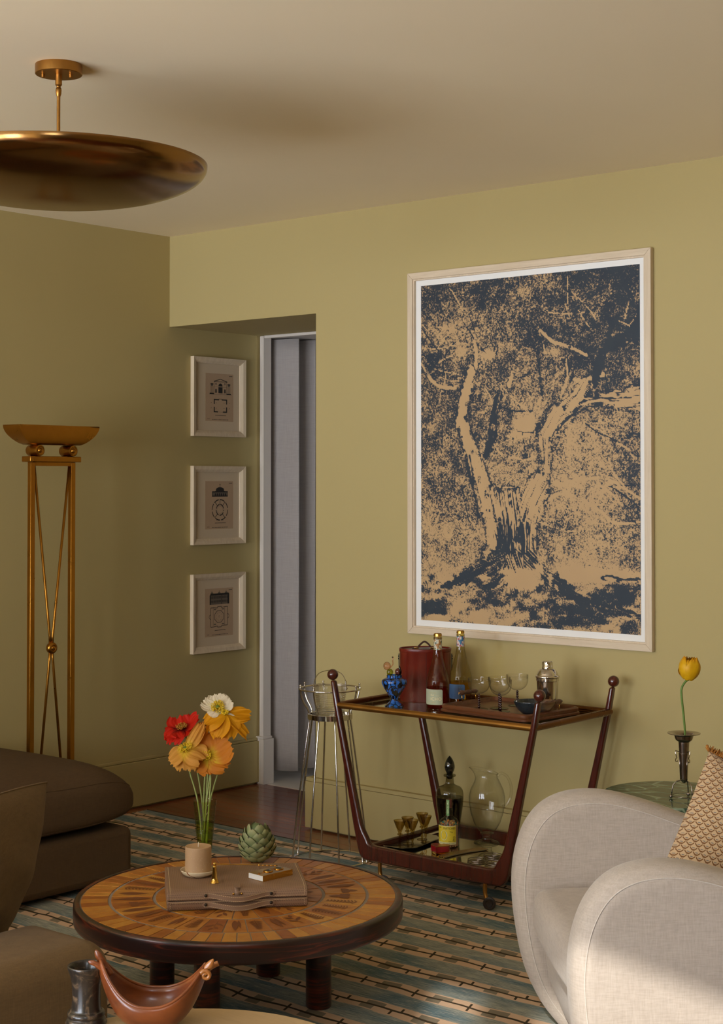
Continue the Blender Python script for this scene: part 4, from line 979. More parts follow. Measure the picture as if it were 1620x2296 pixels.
YEL = plain('yellow_label', '#d9bf2a', 0.6); BLK = plain('label_black', '#2a2718', 0.7); PALE = plain('label_cream', '#d8cf9a', 0.6); LEMG = plain('lemon_leaf', '#8c9a4a', 0.7); LEMY = plain('lemon_yellow', '#e3c21f', 0.6)
VA = math.atan2(-5.252 + 0.342, 5.699 - 1.944)
a0, a1 = VA - 1.50, VA + 0.76; am = VA - 0.30
wrap_label(0.0165, 0.0870, 0.0394, a0, a1, 28, 0.002).build('label', PALE, mb, smooth=60)
wrap_label(0.0255, 0.0850, 0.0397, a0 + 0.03, a1 - 0.05, 28, 0.001).build('label_field', YEL, mb, smooth=60)
def onlab(pts, r, z, a, mat, nm):
    m = M().add([(r * math.cos(a + x / r), r * math.sin(a + x / r), z + y_) for x, y_ in pts], [tuple(range(len(pts)))]); return m.build(nm, mat, mb, smooth=0, fix=False)
LA = am - 0.24
def ell(rx, ry, n=20, tip=0.0): return [(rx * math.cos(2*PI*k/n) , ry * math.sin(2*PI*k/n) * (1 + tip * abs(math.sin(2*PI*k/n)) ** 6)) for k in range(n)]
onlab(ell(0.0148, 0.0190), 0.0400, 0.0515, LA, PALE, 'label_wreath'); onlab(ell(0.0115, 0.0155), 0.0401, 0.0515, LA, LEMG, 'label_wreath'); onlab(ell(0.0100, 0.0140, tip=0.15), 0.0402, 0.0515, LA, LEMY, 'label_lemon')
for txt, s_, z, a, vert, sp in (('MATCHES', 0.0115, 0.0775, VA + 0.02, False, 0.95), ('STRIKE', 0.0050, 0.0790, VA - 0.98, False, 1.0), ('The', 0.008, 0.064, VA + 0.20, False, 1.0), ('Cap', 0.0125, 0.0385, VA + 0.48, True, 1.0), ('IN', 0.009, 0.037, VA - 1.18, True, 1.0), ('MADE IN ITALY', 0.0036, 0.0295, VA + 0.30, False, 1.2), ('CONTENTS 185 MATCHES', 0.0042, 0.0210, VA - 0.25, False, 1.3)):
    o = wrap_text(txt, s_, z, a, 0.0403, sp, vert).build('lettering', BLK, mb, smooth=0, fix=False); o['kind'] = 'stuff'
for z in (0.053, 0.058): onlab([(-0.006, -0.002), (0.017, 0.0035), (0.017, 0.0043), (-0.006, -0.0012)], 0.0403, z, VA + 0.20, BLK, 'label_rule')
wrap_label(0.1215, 0.1815, 0.0140, VA - 0.85, VA + 0.05, 8, 0.001).build('neck_strip', plain('green_strip', '#6f9a5c', 0.6), mb, smooth=60)
o = wrap_text('MATCHES', 0.0105, 0.153, VA - 0.40, 0.0143, 1.0, True).build('lettering', plain('strip_cream', '#e4dcb4', 0.6), mb, smooth=0, fix=False); o['kind'] = 'stuff'
# decanter
dc = thing('decanter', 'smoke glass decanter of dark liquor with a teardrop stopper', 'decanter', at(1.850, -0.215, SB))
SMK = thin_glass('smoke_glass', (0.66, 0.64, 0.52), 0.4)
dprof = smooth_prof([(0.0, 0.004), (0.030, 0.0), (0.0345, 0.004), (0.037, 0.03), (0.044, 0.075), (0.052, 0.130), (0.0542, 0.160), (0.052, 0.183), (0.044, 0.197), (0.028, 0.205), (0.0185, 0.211), (0.0160, 0.222), (0.0152, 0.238)], 4)
M().lathe(dprof, 44).build('decanter_body', SMK, dc, smooth=60)
lv = 0.160
M().lathe([(0, 0.006)] + [(r - 0.003, max(z, 0.006)) for r, z in dprof[2:] if z < lv] + [(0.051, lv), (0, lv)], 44).build('liquor', plain('dark_liquor', '#0c0404', 0.05), dc, smooth=50)
M().lathe(smooth_prof([(0.0140, 0.2385), (0.022, 0.240), (0.0238, 0.244), (0.022, 0.248), (0.0140, 0.249)], 3), 32, closed=True).build('neck_flange', SMK, dc, smooth=80)
M().lathe(smooth_prof([(0.0, 0.228), (0.0105, 0.232), (0.0115, 0.246), (0.012, 0.252), (0.0185, 0.266), (0.0205, 0.280), (0.0165, 0.297), (0.0075, 0.313), (0.0, 0.321)], 4), 32).build('stopper', plain('dark_green_glass', '#0d0f0a', 0.04, Coat_Weight=1.0), dc, smooth=80)
# glass jug
jg = thing('glass_jug', 'tall clear glass jug with a looped handle on the lower shelf', 'jug', at(2.012, -0.190, SB), math.radians(40.5))
M().lathe(smooth_prof([(0.0, 0.0), (0.047, 0.0), (0.049, 0.003), (0.040, 0.008), (0.022, 0.014), (0.0185, 0.022), (0.020, 0.032), (0.026, 0.038), (0.0, 0.040)], 4), 44).build('foot', CLEAR, jg, smooth=80)
def jug_fn(u, w):
    zs = [0.040, 0.050, 0.075, 0.115, 0.150, 0.178, 0.205, 0.230, 0.252, 0.268, 0.278]; rs = [0.022, 0.034, 0.050, 0.0635, 0.0695, 0.0700, 0.064, 0.052, 0.042, 0.0395, 0.0425]
    z = 0.040 + 0.238 * w; r = float(np.interp(z, zs, rs)); a = 2 * PI * u
    k = max(0, (z - 0.235) / 0.043); d = abs((a - PI + PI) % (2*PI) - PI)
    sp_ = math.exp(-(d / 0.42) ** 2)
    r += 0.026 * k * k * sp_; z2 = z + 0.012 * k * (math.cos(a - PI) ) * k
    return (r * math.cos(a), r * math.sin(a), z2)
jm = M().surf(jug_fn, 64, 40, True); jm.build('jug_body', CLEAR, jg, smooth=180)
M().tube([jug_fn(k / 64, 1.0) for k in range(64)], 0.0016, 8, closed=True).build('rim', CLEAR, jg, smooth=180)
M().tube(cat_rom([(0.041, 0, 0.255), (0.055, 0, 0.268), (0.078, 0, 0.255), (0.093, 0, 0.220), (0.092, 0, 0.180), (0.078, 0, 0.150), (0.066, 0, 0.138), (0.064, 0, 0.146)], 5), 0.0052, 12).build('handle', CLEAR, jg, smooth=180)
# gilt straws
ax, ay = 2.030, -0.500; bx_, by_ = 2.075, -0.290
first = None
for k in range(6):
    off = (k - 2.5) * 0.0068; L = math.hypot(bx_ - ax, by_ - ay); dx, dy_ = (bx_ - ax) / L, (by_ - ay) / L
    pts = [(ax + dx * L * t_ + dy_ * off + 0.012 * math.sin(t_ * PI) * -1 * dy_ * 0, ay + dy_ * L * t_ - dx * off + 0.0, SB + 0.0034 + (0.0006 if k % 2 else 0) ) for t_ in np.linspace(0, 1, 9)]
    pts = [(p[0] - 0.012 * math.sin(PI * i / 8), p[1], p[2]) for i, p in enumerate(pts)]
    o = M().tube(pts, 0.0031, 10).build('straw', SILVER if k % 2 else BRASS, None, smooth=60)
    tag(o, ('gilt' if k % 2 == 0 else 'silver') + ' metal straw, ' + ['frontmost', 'second', 'third', 'fourth', 'fifth', 'hindmost'][k] + ' in the row beside the red heart box', 'straw', 'metal straws on the lower shelf')
# spiral wire coasters
first = None
for (x, y_, lab) in ((2.172, -0.468, 'spiral wire coaster at the left front of the lower shelf'), (2.178, -0.378, 'spiral wire coaster hindmost on the lower shelf, nearest the jug'), (2.252, -0.470, 'spiral wire coaster at the right front of the lower shelf'), (2.262, -0.392, 'spiral wire coaster at the far right, half hidden by the post')):
    if first is None:
        first = thing('wire_coaster', lab, 'coaster', at(x, y_, SB), 0, 'spiral wire coasters')
        for rr_, zz in ((0.0355, 0.0095), (0.0365, 0.0022)): M().tube([(rr_ * math.cos(2*PI*k/48), rr_ * math.sin(2*PI*k/48), zz) for k in range(48)], 0.0018, 8, closed=True).build('rim_ring', SILVER, first, smooth=180)
        M().tube([((0.004 + 0.029 * k / 140) * math.cos(2*PI*4.5*k/140), (0.004 + 0.029 * k / 140) * math.sin(2*PI*4.5*k/140), 0.0035) for k in range(141)], 0.0014, 6).build('spiral', SILVER, first, smooth=180)
        for k in range(4): M().tube([(0.0365 * math.cos(k*PI/2+.4), 0.0365 * math.sin(k*PI/2+.4), 0.002), (0.0355 * math.cos(k*PI/2+.4), 0.0355 * math.sin(k*PI/2+.4), 0.0095)], 0.0014, 6).build('strut', SILVER, first, smooth=180)
    else: dup(first, at(x, y_, SB), lab)

# ------------------------------------------------------------------ chrome stand and glass ice bucket
st = thing('wire_stand', 'chrome rod stand with flared basket top left of the cart', 'stand', (1.400, -0.415, RUGZ))
rods = cat_rom([(0.124, 0.708), (0.1225, 0.680), (0.112, 0.645), (0.092, 0.612), (0.0855, 0.590), (0.085, 0.560), (0.092, 0.520), (0.108, 0.40), (0.128, 0.25), (0.146, 0.10), (0.153, 0.006)] and [(a, b, 0) for a, b in [(0.1215, 0.703), (0.121, 0.680), (0.112, 0.645), (0.092, 0.612), (0.0855, 0.590), (0.085, 0.560), (0.091, 0.520), (0.108, 0.40), (0.128, 0.25), (0.146, 0.10), (0.153, 0.006)]], 5)
for k in range(8):
    a = 2 * PI * (k + 0.22) / 8; c, s_ = math.cos(a), math.sin(a)
    M().tube([(p.x * c, p.x * s_, p.y - RUGZ) for p in rods], 0.0036, 8).build('rod', CHROME, st, smooth=180)
    M().ball((0.1215 * c, 0.1215 * s_, 0.706 - RUGZ), 0.0048, 12).build('rod_tip', CHROME, st, smooth=180)
M().tube([(0.124 * math.cos(2*PI*k/64), 0.124 * math.sin(2*PI*k/64), 0.684) for k in range(64)], 0.0034, 8, closed=True).build('top_ring', CHROME, st, smooth=180)
M().lathe([(0.0800, 0.564), (0.0905, 0.564), (0.0905, 0.585), (0.0800, 0.585)], 56, closed=True).build('waist_band', CHROME, st, smooth=30, bev=0.001)
M().lathe([(0.0, 0.568), (0.080, 0.568), (0.080, 0.571), (0.0, 0.571)], 48).build('waist_plate', plain('stand_plate', '#8f8a80', 0.2, 1.0), st, smooth=30)
M().lathe([(0.146, 0.001), (0.160, 0.001), (0.160, 0.005), (0.146, 0.005)], 64, closed=True).build('base_ring', CHROME, st, smooth=30)
gb = thing('glass_ice_bucket', 'ribbed clear glass ice bucket with a metal bail handle in the stand', 'ice bucket', (1.400, -0.415, RUGZ + 0.5712))
def gbp(z): return 0.0555 + 0.0095 * min(1, z / 0.10) + (0.0016 * math.sin(z / 0.0085 * 2 * PI) if 0.008 < z < 0.095 else 0)
prof = [(0, 0.0)] + [(gbp(0.128 * k / 60), 0.128 * k / 60) for k in range(61)] + [(gbp(0.128 * k / 60) - 0.0045, 0.128 * k / 60) for k in range(60, 4, -4)] + [(0, 0.009)]
t = NT('ribbed_glass'); p_ = t.n('ShaderNodeBsdfPrincipled'); p_.inputs['Base Color'].default_value = (0.97, 0.96, 0.93, 1); p_.inputs['Roughness'].default_value = 0.03; p_.inputs['Transmission Weight'].default_value = 1.0; p_.inputs['IOR'].default_value = 1.35
tr_ = t.n('ShaderNodeBsdfTransparent'); mx = t.n('ShaderNodeMixShader'); mx.inputs[0].default_value = 0.5; t.t.links.new(tr_.outputs[0], mx.inputs[1]); t.t.links.new(p_.outputs[0], mx.inputs[2]); t.t.links.new(mx.outputs[0], t.out.inputs[0]); RIBG = t.m
M().lathe(prof, 48).build('bucket_body', RIBG, gb, smooth=60)
M().tube(cat_rom([(-0.0660, 0.0, 0.112), (-0.062, 0.004, 0.145), (-0.042, 0.010, 0.174), (0.0, 0.014, 0.184), (0.042, 0.010, 0.174), (0.062, 0.004, 0.145), (0.0660, 0.0, 0.112)], 6), 0.0016, 8, T=Rz(math.radians(40.5)), flat=2.6).build('bail_handle', CHROME, gb, smooth=60)
for sg in (-1, 1): M().ball((sg * 0.0668, 0, 0.113), 0.0046, 12, T=Rz(math.radians(40.5))).build('handle_pivot', CHROME, gb, smooth=180)

# ------------------------------------------------------------------ tile topped coffee table
TC = (2.352, -1.886); TZT = 0.309
tb = thing('coffee_table', 'round low coffee table topped with ochre leaf printed tiles', 'table', (TC[0], TC[1], RUGZ), math.radians(40.513))
TA, TB = 0.479, 0.503
def E_(r, a): return (r * TA * math.cos(a), r * TB * math.sin(a))
def tl(z): return z - RUGZ
t = NT('dark_stained_pine'); v = t.co('Object', (1, 1, 7)); g1 = t.noise(v, 3.2, 4, 0.6, 1.6); g2 = t.noise(t.co('Object', (3, 3, 60)), 4, 3)
rings = t.noise(t.co('Object', (2.2, 2.2, 30)), 1.5, 3, 0.55, 0.8)
cc = t.ramp(rings, [(0.0, '#1c0c08'), (0.46, '#2a120c'), (0.52, '#47190d'), (0.56, '#6a2811'), (0.59, '#2c130d')])
cc = t.mix(t.math('MULTIPLY', g2, 0.5), cc, '#150a08')
RIMM = t.bsdf(cc, 0.33, bump=g2, bstr=0.06, Coat_Weight=0.35, Coat_Roughness=0.2)
def eprof(m, prof, n=96, closed=True):
    vs = []; fs = []
    for r, z in prof:
        for k in range(n): a = 2*PI*k/n; p = E_(r, a); vs.append((p[0], p[1], z))
    L = len(prof)
    for j in range(L if closed else L - 1):
        j2 = (j + 1) % L
        for k in range(n): k2 = (k + 1) % n; fs.append((j*n + k, j*n + k2, j2*n + k2, j2*n + k))
    return m.add(vs, fs)
zt = tl(TZT); zb_ = tl(0.2525)
eprof(M(), [(0.962, zt - 0.012), (0.962, zt + 0.0008), (0.966, zt + 0.0014), (0.988, zt + 0.0008), (0.9955, zt - 0.0018), (0.9990, zt - 0.006), (1.0, zt - 0.013), (1.0, zb_ + 0.008), (0.9985, zb_ + 0.003), (0.995, zb_), (0.94, zb_), (0.94, zt - 0.012)]).build('table_rim', RIMM, tb, smooth=50)
eprof(M(), [(0.0001, zb_ + 0.002), (0.94, zb_ + 0.002), (0.94, zt - 0.008), (0.0001, zt - 0.008)], 64, False).build('table_board', RIMM, tb, smooth=40)
eprof(M(), [(0.0001, zt - 0.0078), (0.9625, zt - 0.0078), (0.9625, zt - 0.0016), (0.0001, zt - 0.0016)], 96, False).build('grout_bed', plain('tile_grout', '#8a7d70', 0.9, var=0.2), tb, smooth=0)
t = NT('ochre_tile_glaze'); v = t.co(); n1 = t.noise(v, 26, 4, 0.6); rn = t.rand()
cc = t.ramp(t.math('ADD', t.math('MULTIPLY', n1, 0.5), t.math('MULTIPLY', rn, 0.5)), [(0.22, '#8e4a14'), (0.5, '#ad6a22'), (0.78, '#c58a34')])
TILE = t.bsdf(cc, 0.38, bump=t.noise(v, 90, 3), bstr=0.12, Coat_Weight=0.15, Coat_Roughness=0.25)
t = NT('leaf_imprint'); IMP = t.bsdf(t.mix(t.noise(t.co(), 60, 3), '#5a2d15', '#8a4f22'), 0.5)
def tile(r0, r1, a0, a1, dz):
    g = 0.0032; n = 4
    m = M(); vs = []; 
    def pt(r, a, z): p = E_(r, a); return (p[0], p[1], z)
    rr0, rr1 = r0 + g / TA, r1 - g / TA
    for z, sh in ((zt - 0.0022, 0.0), (zt - 0.0004 + dz, 0.0), (zt + dz, 0.0009)):
        for k in range(n + 1):
            f = k / n
            ga, gb = (g / 2 + sh) / (max(rr0, .02) * 0.49), (g / 2 + sh) / (rr1 * 0.49)
            vs.append(pt(rr0 + sh / TA, a0 + ga + (a1 - a0 - 2*ga) * f, z)); vs.append(pt(rr1 - sh / TA, a0 + gb + (a1 - a0 - 2*gb) * f, z))
    c = 2 * (n + 1); fs = []
    for l in range(2):
        for k in range(n):
            for e in (0, 1): fs.append((l*c + 2*k + e, l*c + 2*k + 2 + e, (l+1)*c + 2*k + 2 + e, (l+1)*c + 2*k + e))
        for k in (0, n): fs.append((l*c + 2*k, l*c + 2*k + 1, (l+1)*c + 2*k + 1, (l+1)*c + 2*k))
    for k in range(n): fs.append((2*c + 2*k, 2*c + 2*k + 2, 2*c + 2*k + 3, 2*c + 2*k + 1))
    return m.add(vs, fs)
def leaf_mesh(kind):
    m = M(); zz = 0.0
    def poly(p): m.add([(a, b, zz) for a, b in p], [tuple(range(len(p)))])
    def blade(x0, y0, x1, y1, w, n=7, z=0.0):
        dx, dy_ = x1 - x0, y1 - y0; L = math.hypot(dx, dy_); px, py = -dy_ / L, dx / L
        A = []; B = []
        for k in range(n + 1):
            f = k / n; h = w * math.sin(PI * min(1, f ** 0.8 * 0.98 + 0.01))
            A.append((x0 + dx*f + px*h, y0 + dy_*f + py*h, z)); B.append((x0 + dx*f - px*h, y0 + dy_*f - py*h, z))
        vs = A + B; N = n + 1
        m.add(vs, [(k, N + k, N + k + 1, k + 1) for k in range(n)])
    if kind == 0:
        blade(-0.5, 0, 0.5, 0, 0.17, 9); blade(-0.62, 0, 0.5, 0, 0.012, 4, 0.01)
    elif kind == 1:
        blade(-0.55, 0, 0.55, 0, 0.014, 6)
        for k in range(9):
            x = -0.40 + k * 0.10; L = 0.23 * (1 - 0.6 * k / 9)
            for sg in (1, -1): blade(x, 0, x + L * 0.45, sg * L, 0.030, 4, 0.001 * k)
    elif kind == 2:
        blade(-0.5, 0, 0.3, 0.02, 0.016, 5)
        for (x, y_, a, L) in ((-0.2, 0, 0.8, 0.4), (-0.05, 0, -0.8, 0.42), (0.12, 0, 0.6, 0.36), (0.28, 0, -0.3, 0.3)): blade(x, y_, x + L * math.cos(a), y_ + L * math.sin(a), 0.065, 5, 0.002)
    elif kind == 3:
        blade(-0.5, 0, 0.1, 0, 0.014, 4); 
        for a in (0.0, 2.1, -2.1): blade(0.1, 0, 0.1 + 0.36 * math.cos(a), 0.36 * math.sin(a), 0.15, 7, 0.003 * abs(a))
    else:
        blade(-0.5, -0.05, 0.55, 0.0, 0.10, 9); blade(-0.5, 0.06, 0.35, 0.16, 0.05, 7, 0.004)
    return m.mesh('leaf_imprint', IMP, 0, False)
LEAVES = [leaf_mesh(k) for k in range(5)]
def ring(r0, r1, n, ph, leaves):
    for k in range(n):
        a0 = 2*PI*k/n + ph; a1 = 2*PI*(k+1)/n + ph
        o = tile(r0, r1, a0, a1, random.uniform(-0.0004, 0.0006)).build('tile', TILE, tb, smooth=0)
        if leaves:
            am_ = (a0 + a1) / 2; rm = (r0 + r1) / 2; p = E_(rm, am_); L = (r1 - r0) * 0.49 * random.uniform(0.66, 0.86)
            fl = am_ + (PI if random.random() < 0.5 else 0)
            wmax = (a1 - a0) * rm * 0.49
            piece('leaf_imprint', LEAVES[random.randrange(5)], o, (p[0], p[1], zt + 0.0009), (0, 0, fl), (L, min(L, wmax * 1.5), 0.05))
ring(0.786, 0.960, 70, 0.02, False)
ring(0.519, 0.780, 34, 0.05, True)
ring(0.218, 0.513, 20, 0.0, True)
ring(0.010, 0.215, 8, 0.1, False)
for ang in (-5, 85, 175, 265):
    a = math.radians(ang - 12); x, y_ = 0.245 * math.cos(a), 0.245 * math.sin(a)
    M().lathe([(0, 0.0005), (0.034, 0.0005), (0.0368, 0.004), (0.0368, zb_ + 0.001), (0, zb_ + 0.001)], 32, Tr(x, y_, 0)).build('leg', RIMM, tb, smooth=40)

# ------------------------------------------------------------------ leather case
cs = thing('leather_case', 'tan perforated leather game case with two strap handles on the coffee table', 'case', (2.331, -2.152, TZT + 0.0012), math.atan2(0.752, 0.659))
t = NT('tan_perforated_leather'); v = t.co(); s3 = t.xyz(v)
dots = t.math('MULTIPLY', t.math('SINE', t.math('MULTIPLY', t.math('ADD', s3[0], s3[1]), 620)), t.math('SINE', t.math('MULTIPLY', t.math('SUBTRACT', s3[0], t.math('ADD', s3[1], t.math('MULTIPLY', s3[2], 1.0))), 620)))
dd = t.step(dots, 0.35, 0.75)
TANL = t.bsdf(t.mix(dd, t.mix(t.noise(v, 9, 2), '#84664e', '#94745a'), '#6a503c'), 0.5, bump=t.math('MULTIPLY', dd, -1.0), bstr=0.4, bdist=0.0012, Specular_IOR_Level=0.4)
TAN2 = plain('tan_leather', '#8a6c54', 0.5, var=0.08); STI = plain('cream_stitching', '#d8bd90', 0.8); RIV = plain('dark_rivet', '#3f372e', 0.35, 0.7)
CW, CD = 0.398, 0.284
def case_profile(z0, z1, top):
    if top: p = [(0.0, z0), (0.0, z0 + 0.008), (0.004, z1 - 0.012), (0.012, z1 - 0.005), (0.026, z1 - 0.001), (0.05, z1), (CD - 0.006, z1), (CD, z1 - 0.006), (CD, z0)]
    else: p = [(0.006, z0), (0.001, z0 + 0.006), (0.0, z1), (CD, z1), (CD, z0 + 0.006), (CD - 0.006, z0)]
    return p
M().prism(case_profile(0.0, 0.0265, False), 0, CW, 'x').build('case_base', TANL, cs, bev=0.0025, smooth=40)
M().prism(case_profile(0.0280, 0.0600, True), 0, CW, 'x').build('case_lid', TANL, cs, bev=0.0025, smooth=40)
M().box(0.004, 0.004, 0.0262, CW - 0.004, CD - 0.004, 0.0284).build('case_gap', GAP, cs, smooth=0)
def stitch(pts, nm='stitching'):
    m = M(); P = [Vector(p) for p in pts]
    for a, b in zip(P, P[1:]):
        L = (b - a).length; n = max(1, int(L / 0.0042))
        for k in range(n): m.tube([a.lerp(b, (k + 0.15) / n), a.lerp(b, (k + 0.75) / n)], 0.00055, 4)
    o = m.build(nm, STI, cs, smooth=0); o['kind'] = 'stuff'; return o
e = 0.009; 
stitch([(e, CD - e, 0.0604), (e, 0.05, 0.0604), (e, 0.025, 0.0592), (e, 0.010, 0.0548), (e, 0.0030, 0.0480), (e, -0.0004, 0.0335), (CW - e, -0.0004, 0.0335), (CW - e, 0.0030, 0.0480), (CW - e, 0.010, 0.0548), (CW - e, 0.025, 0.0592), (CW - e, 0.05, 0.0604), (CW - e, CD - e, 0.0604)])
stitch([(e, -0.0003, 0.006), (e, -0.0003, 0.0225), (CW - e, -0.0003, 0.0225), (CW - e, -0.0003, 0.006)])
def handle(zc, drop):
    # strap lying on the front: ends riveted flat, the middle bowed out and down
    x0, x1 = CW * 0.245, CW * 0.765; n = 36; m = M(); w = 0.0078; th = 0.0022
    sec = []
    for k in range(n + 1):
        f = k / n; x = x0 + (x1 - x0) * f; s = math.sin(PI * max(0, min(1, (f - 0.10) / 0.80))) ** 1.3
        y_ = -0.0012 - 0.016 * s; z = zc - drop * s
        endr = min(f, 1 - f) * (x1 - x0); ww = w if endr > w else math.sqrt(max(1e-8, w*w - (w - endr)**2))
        sec.append((x, y_, z, ww))
    vs = []; fs = []
    for x, y_, z, ww in sec: vs += [(x, y_ - th, z - ww), (x, y_ - th, z + ww), (x, y_, z + ww), (x, y_, z - ww)]
    for k in range(n):
        for q in range(4): q2 = (q + 1) % 4; fs.append((4*k + q, 4*k + q2, 4*k + 4 + q2, 4*k + 4 + q))
    m.add(vs, fs).build('strap_handle', TAN2, cs, smooth=40)
    for sg in (1, -1): stitch([(x, y_ - th - 0.0004, z + sg * (ww - 0.0022)) for x, y_, z, ww in sec if ww > 0.006])
    for x in (x0 + 0.011, x1 - 0.011): M().lathe([(0, 0.0042), (0.003, 0.004), (0.0043, 0.0028), (0.0046, 0.0)], 16, Tr(x, -0.003, zc) @ Rx(PI/2)).build('rivet', RIV, cs, smooth=50)
handle(0.0415, 0.010); handle(0.0160, 0.009)
M().box(CW/2 - 0.0085, -0.0005, 0.0608, CW/2 + 0.0065, 0.036, 0.0622).add([(CW/2 - 0.0085, -0.0018, 0.040), (CW/2 + 0.0065, -0.0018, 0.040), (CW/2 + 0.0065, 0.013, 0.0578), (CW/2 - 0.0085, 0.013, 0.0578), (CW/2 + 0.0065, 0.030, 0.0624), (CW/2 - 0.0085, 0.030, 0.0624)], [(0, 1, 2, 3), (3, 2, 4, 5)]).build('clasp_tab', TAN2, cs, smooth=30, solid=0.001, fix=False)
for sg in (-1, 1): M().ball((CW/2 - 0.001 + sg * 0.0115, 0.0005, 0.043), 0.0033, 12).build('clasp_stud', BRASS, cs, smooth=180)
CT = TZT + 0.0012 + 0.0602
# candle and its dish
dt = NT('onyx'); v = dt.co()
ON = dt.bsdf(dt.mix(dt.step(dt.wave(dt.co('Object', (1, 1, 1), (0.3, 0.2, 0.6)), 13, 4.0, 3, 1.5), 0.90, 0.97), dt.mix(dt.noise(v, 30, 3), '#c9b58f', '#e3d3b3'), '#8a4a28'), 0.2, Coat_Weight=0.4)
cdp = (2.271, -1.974)
dd_ = thing('onyx_dish', 'small banded onyx dish under the candle on the leather case', 'dish', (cdp[0], cdp[1], CT))
M().lathe(smooth_prof([(0, 0), (0.030, 0), (0.040, 0.002), (0.049, 0.009), (0.0525, 0.0165), (0.0515, 0.0185), (0.048, 0.016), (0.040, 0.010), (0.0, 0.0078)], 4), 48).build('dish_body', ON, dd_, smooth=60)
cn = thing('candle', 'stout beige pillar candle in the onyx dish', 'candle', (cdp[0], cdp[1], CT + 0.0085))
WAX = NT('beige_wax'); v = WAX.co(); WAXM = WAX.bsdf(WAX.mix(WAX.step(WAX.noise(v, 420, 2), 0.62, 0.75), WAX.mix(WAX.noise(v, 18, 2), '#b3916a', '#bf9d77'), '#d0b592'), 0.55, Subsurface_Weight=0.15, Subsurface_Radius=(0.01, 0.006, 0.004))
M().lathe(smooth_prof([(0, 0), (0.0365, 0), (0.0382, 0.002), (0.0383, 0.06), (0.0381, 0.0745), (0.0368, 0.0765), (0.033, 0.0755), (0.015, 0.0738), (0.0, 0.0733)], 3), 48).build('wax', WAXM, cn, smooth=60)
M().tube([(0, 0, 0.072), (0.0005, 0, 0.08), (0.0, 0.0005, 0.088)], 0.0013, 8).build('wick', plain('wick', '#d9cbb2', 0.9), cn, smooth=180)
# candle snuffer
sn = thing('candle_snuffer', 'polished brass candle snuffer standing on the leather case', 'snuffer', (2.372, -2.006, CT))
M().lathe(smooth_prof([(0.0125, 0.0), (0.0128, 0.0015), (0.0105, 0.006), (0.0085, 0.012), (0.0072, 0.024), (0.0060, 0.040), (0.0050, 0.048), (0.0, 0.050)], 4), 32).build('bell', BRASS, sn, smooth=60)
M().ball((0, 0, 0.0535), 0.0052, 16).build('hinge_ball', BRASS, sn, smooth=180)
hd = Vector((2.425 - 2.372, -1.800 + 2.006, -0.0335)); hp = [Vector((0, 0, 0.0535)) + hd * f for f in np.linspace(0, 1, 12)]
M().tube(hp, 0.0012, 8).build('handle', BRASS, sn, smooth=180)
for k in range(5): M().ball(Vector((0, 0, 0.0535)) + hd * (0.70 + 0.065 * k), 0.0026 if k else 0.0034, 10).build('handle_bead', BRASS, sn, smooth=180)
# gilt matchbox with two stones
mxb = thing('gilt_matchbox', 'gold and white matchbox set with two dark stones on the leather case', 'matchbox', (2.471, -1.911, CT), math.atan2(0.9976, 0.07))
M().box(0.001, 0.001, 0.0012, 0.117, 0.062, 0.0158).build('inner_drawer', plain('white_card', '#dedad2', 0.7), mxb, bev=0.0006)
M().add([(0.0008, 0, 0), (0.0008, 0.063, 0), (0.0008, 0.063, 0.017), (0.0008, 0, 0.017), (0.1175, 0, 0), (0.1175, 0.063, 0), (0.1175, 0.063, 0.017), (0.1175, 0, 0.017)], [(0, 1, 5, 4), (1, 2, 6, 5), (2, 3, 7, 6), (3, 0, 4, 7)]).build('gilt_sleeve', BRASS, mxb, smooth=0, solid=0.0008, bev=0.0005)
for xx, yy_ in ((0.050, 0.032), (0.092, 0.032)):
    M().lathe(smooth_prof([(0.0, 0.0225), (0.006, 0.0218), (0.0115, 0.0190), (0.0125, 0.0174)], 4), 28, Tr(xx, yy_, 0)).build('stone', plain('tortoise_stone', '#24160d', 0.06, var=0.5, vscale=160, Coat_Weight=1.0), mxb, smooth=180)
    M().tube([(xx + 0.0132 * math.cos(2*PI*k/28), yy_ + 0.0132 * math.sin(2*PI*k/28), 0.0185) for k in range(28)], 0.0012, 6, closed=True).build('stone_setting', BRASS, mxb, smooth=180)

# ------------------------------------------------------------------ artichoke
t = NT('artichoke_bract'); v = t.co(); z_ = t.xyz(v)[2]
cc = t.mix(t.noise(v, 1.4, 2), '#6f7a4c', '#9aa06a'); cc = t.mix(t.math('MULTIPLY', t.step(z_, 0.2, 1.0), 0.5), cc, '#a9a070'); cc = t.mix(t.step(t.math('ADD', z_, t.math('MULTIPLY', t.math('ABSOLUTE', t.xyz(v)[0]), -0.9)), 0.84, 0.93), cc, '#3b2a1c')
cc = t.mix(t.math('MULTIPLY', t.rand(), 0.35), cc, '#5f7350')
BRM = t.bsdf(cc, 0.6, bump=t.noise(t.co('Object', (9, 1, 1)), 3, 2), bstr=0.15)
def bract_fn(u, w):
    s = (u - 0.5) * 2; half = 0.56 * math.sin(PI * (0.15 + 0.83 * w) ** 0.85) ** 0.8 * (1 if w < 0.985 else 0.3)
    x = s * half; z = w + 0.04 * s * s; y_ = -0.28 * math.sin(PI * 0.55 * w) + 0.22 * s * s * half * 1.6 + 0.20 * max(0, w - 0.65) ** 1.3
    return (x, y_, z - 0.0)
bmesh_ = M().surf(bract_fn, 9, 10).mesh('bract', BRM, 180, False)
ak = thing('artichoke', 'green artichoke standing at the back of the coffee table', 'artichoke', (2.103, -1.556, TZT + 0.002))
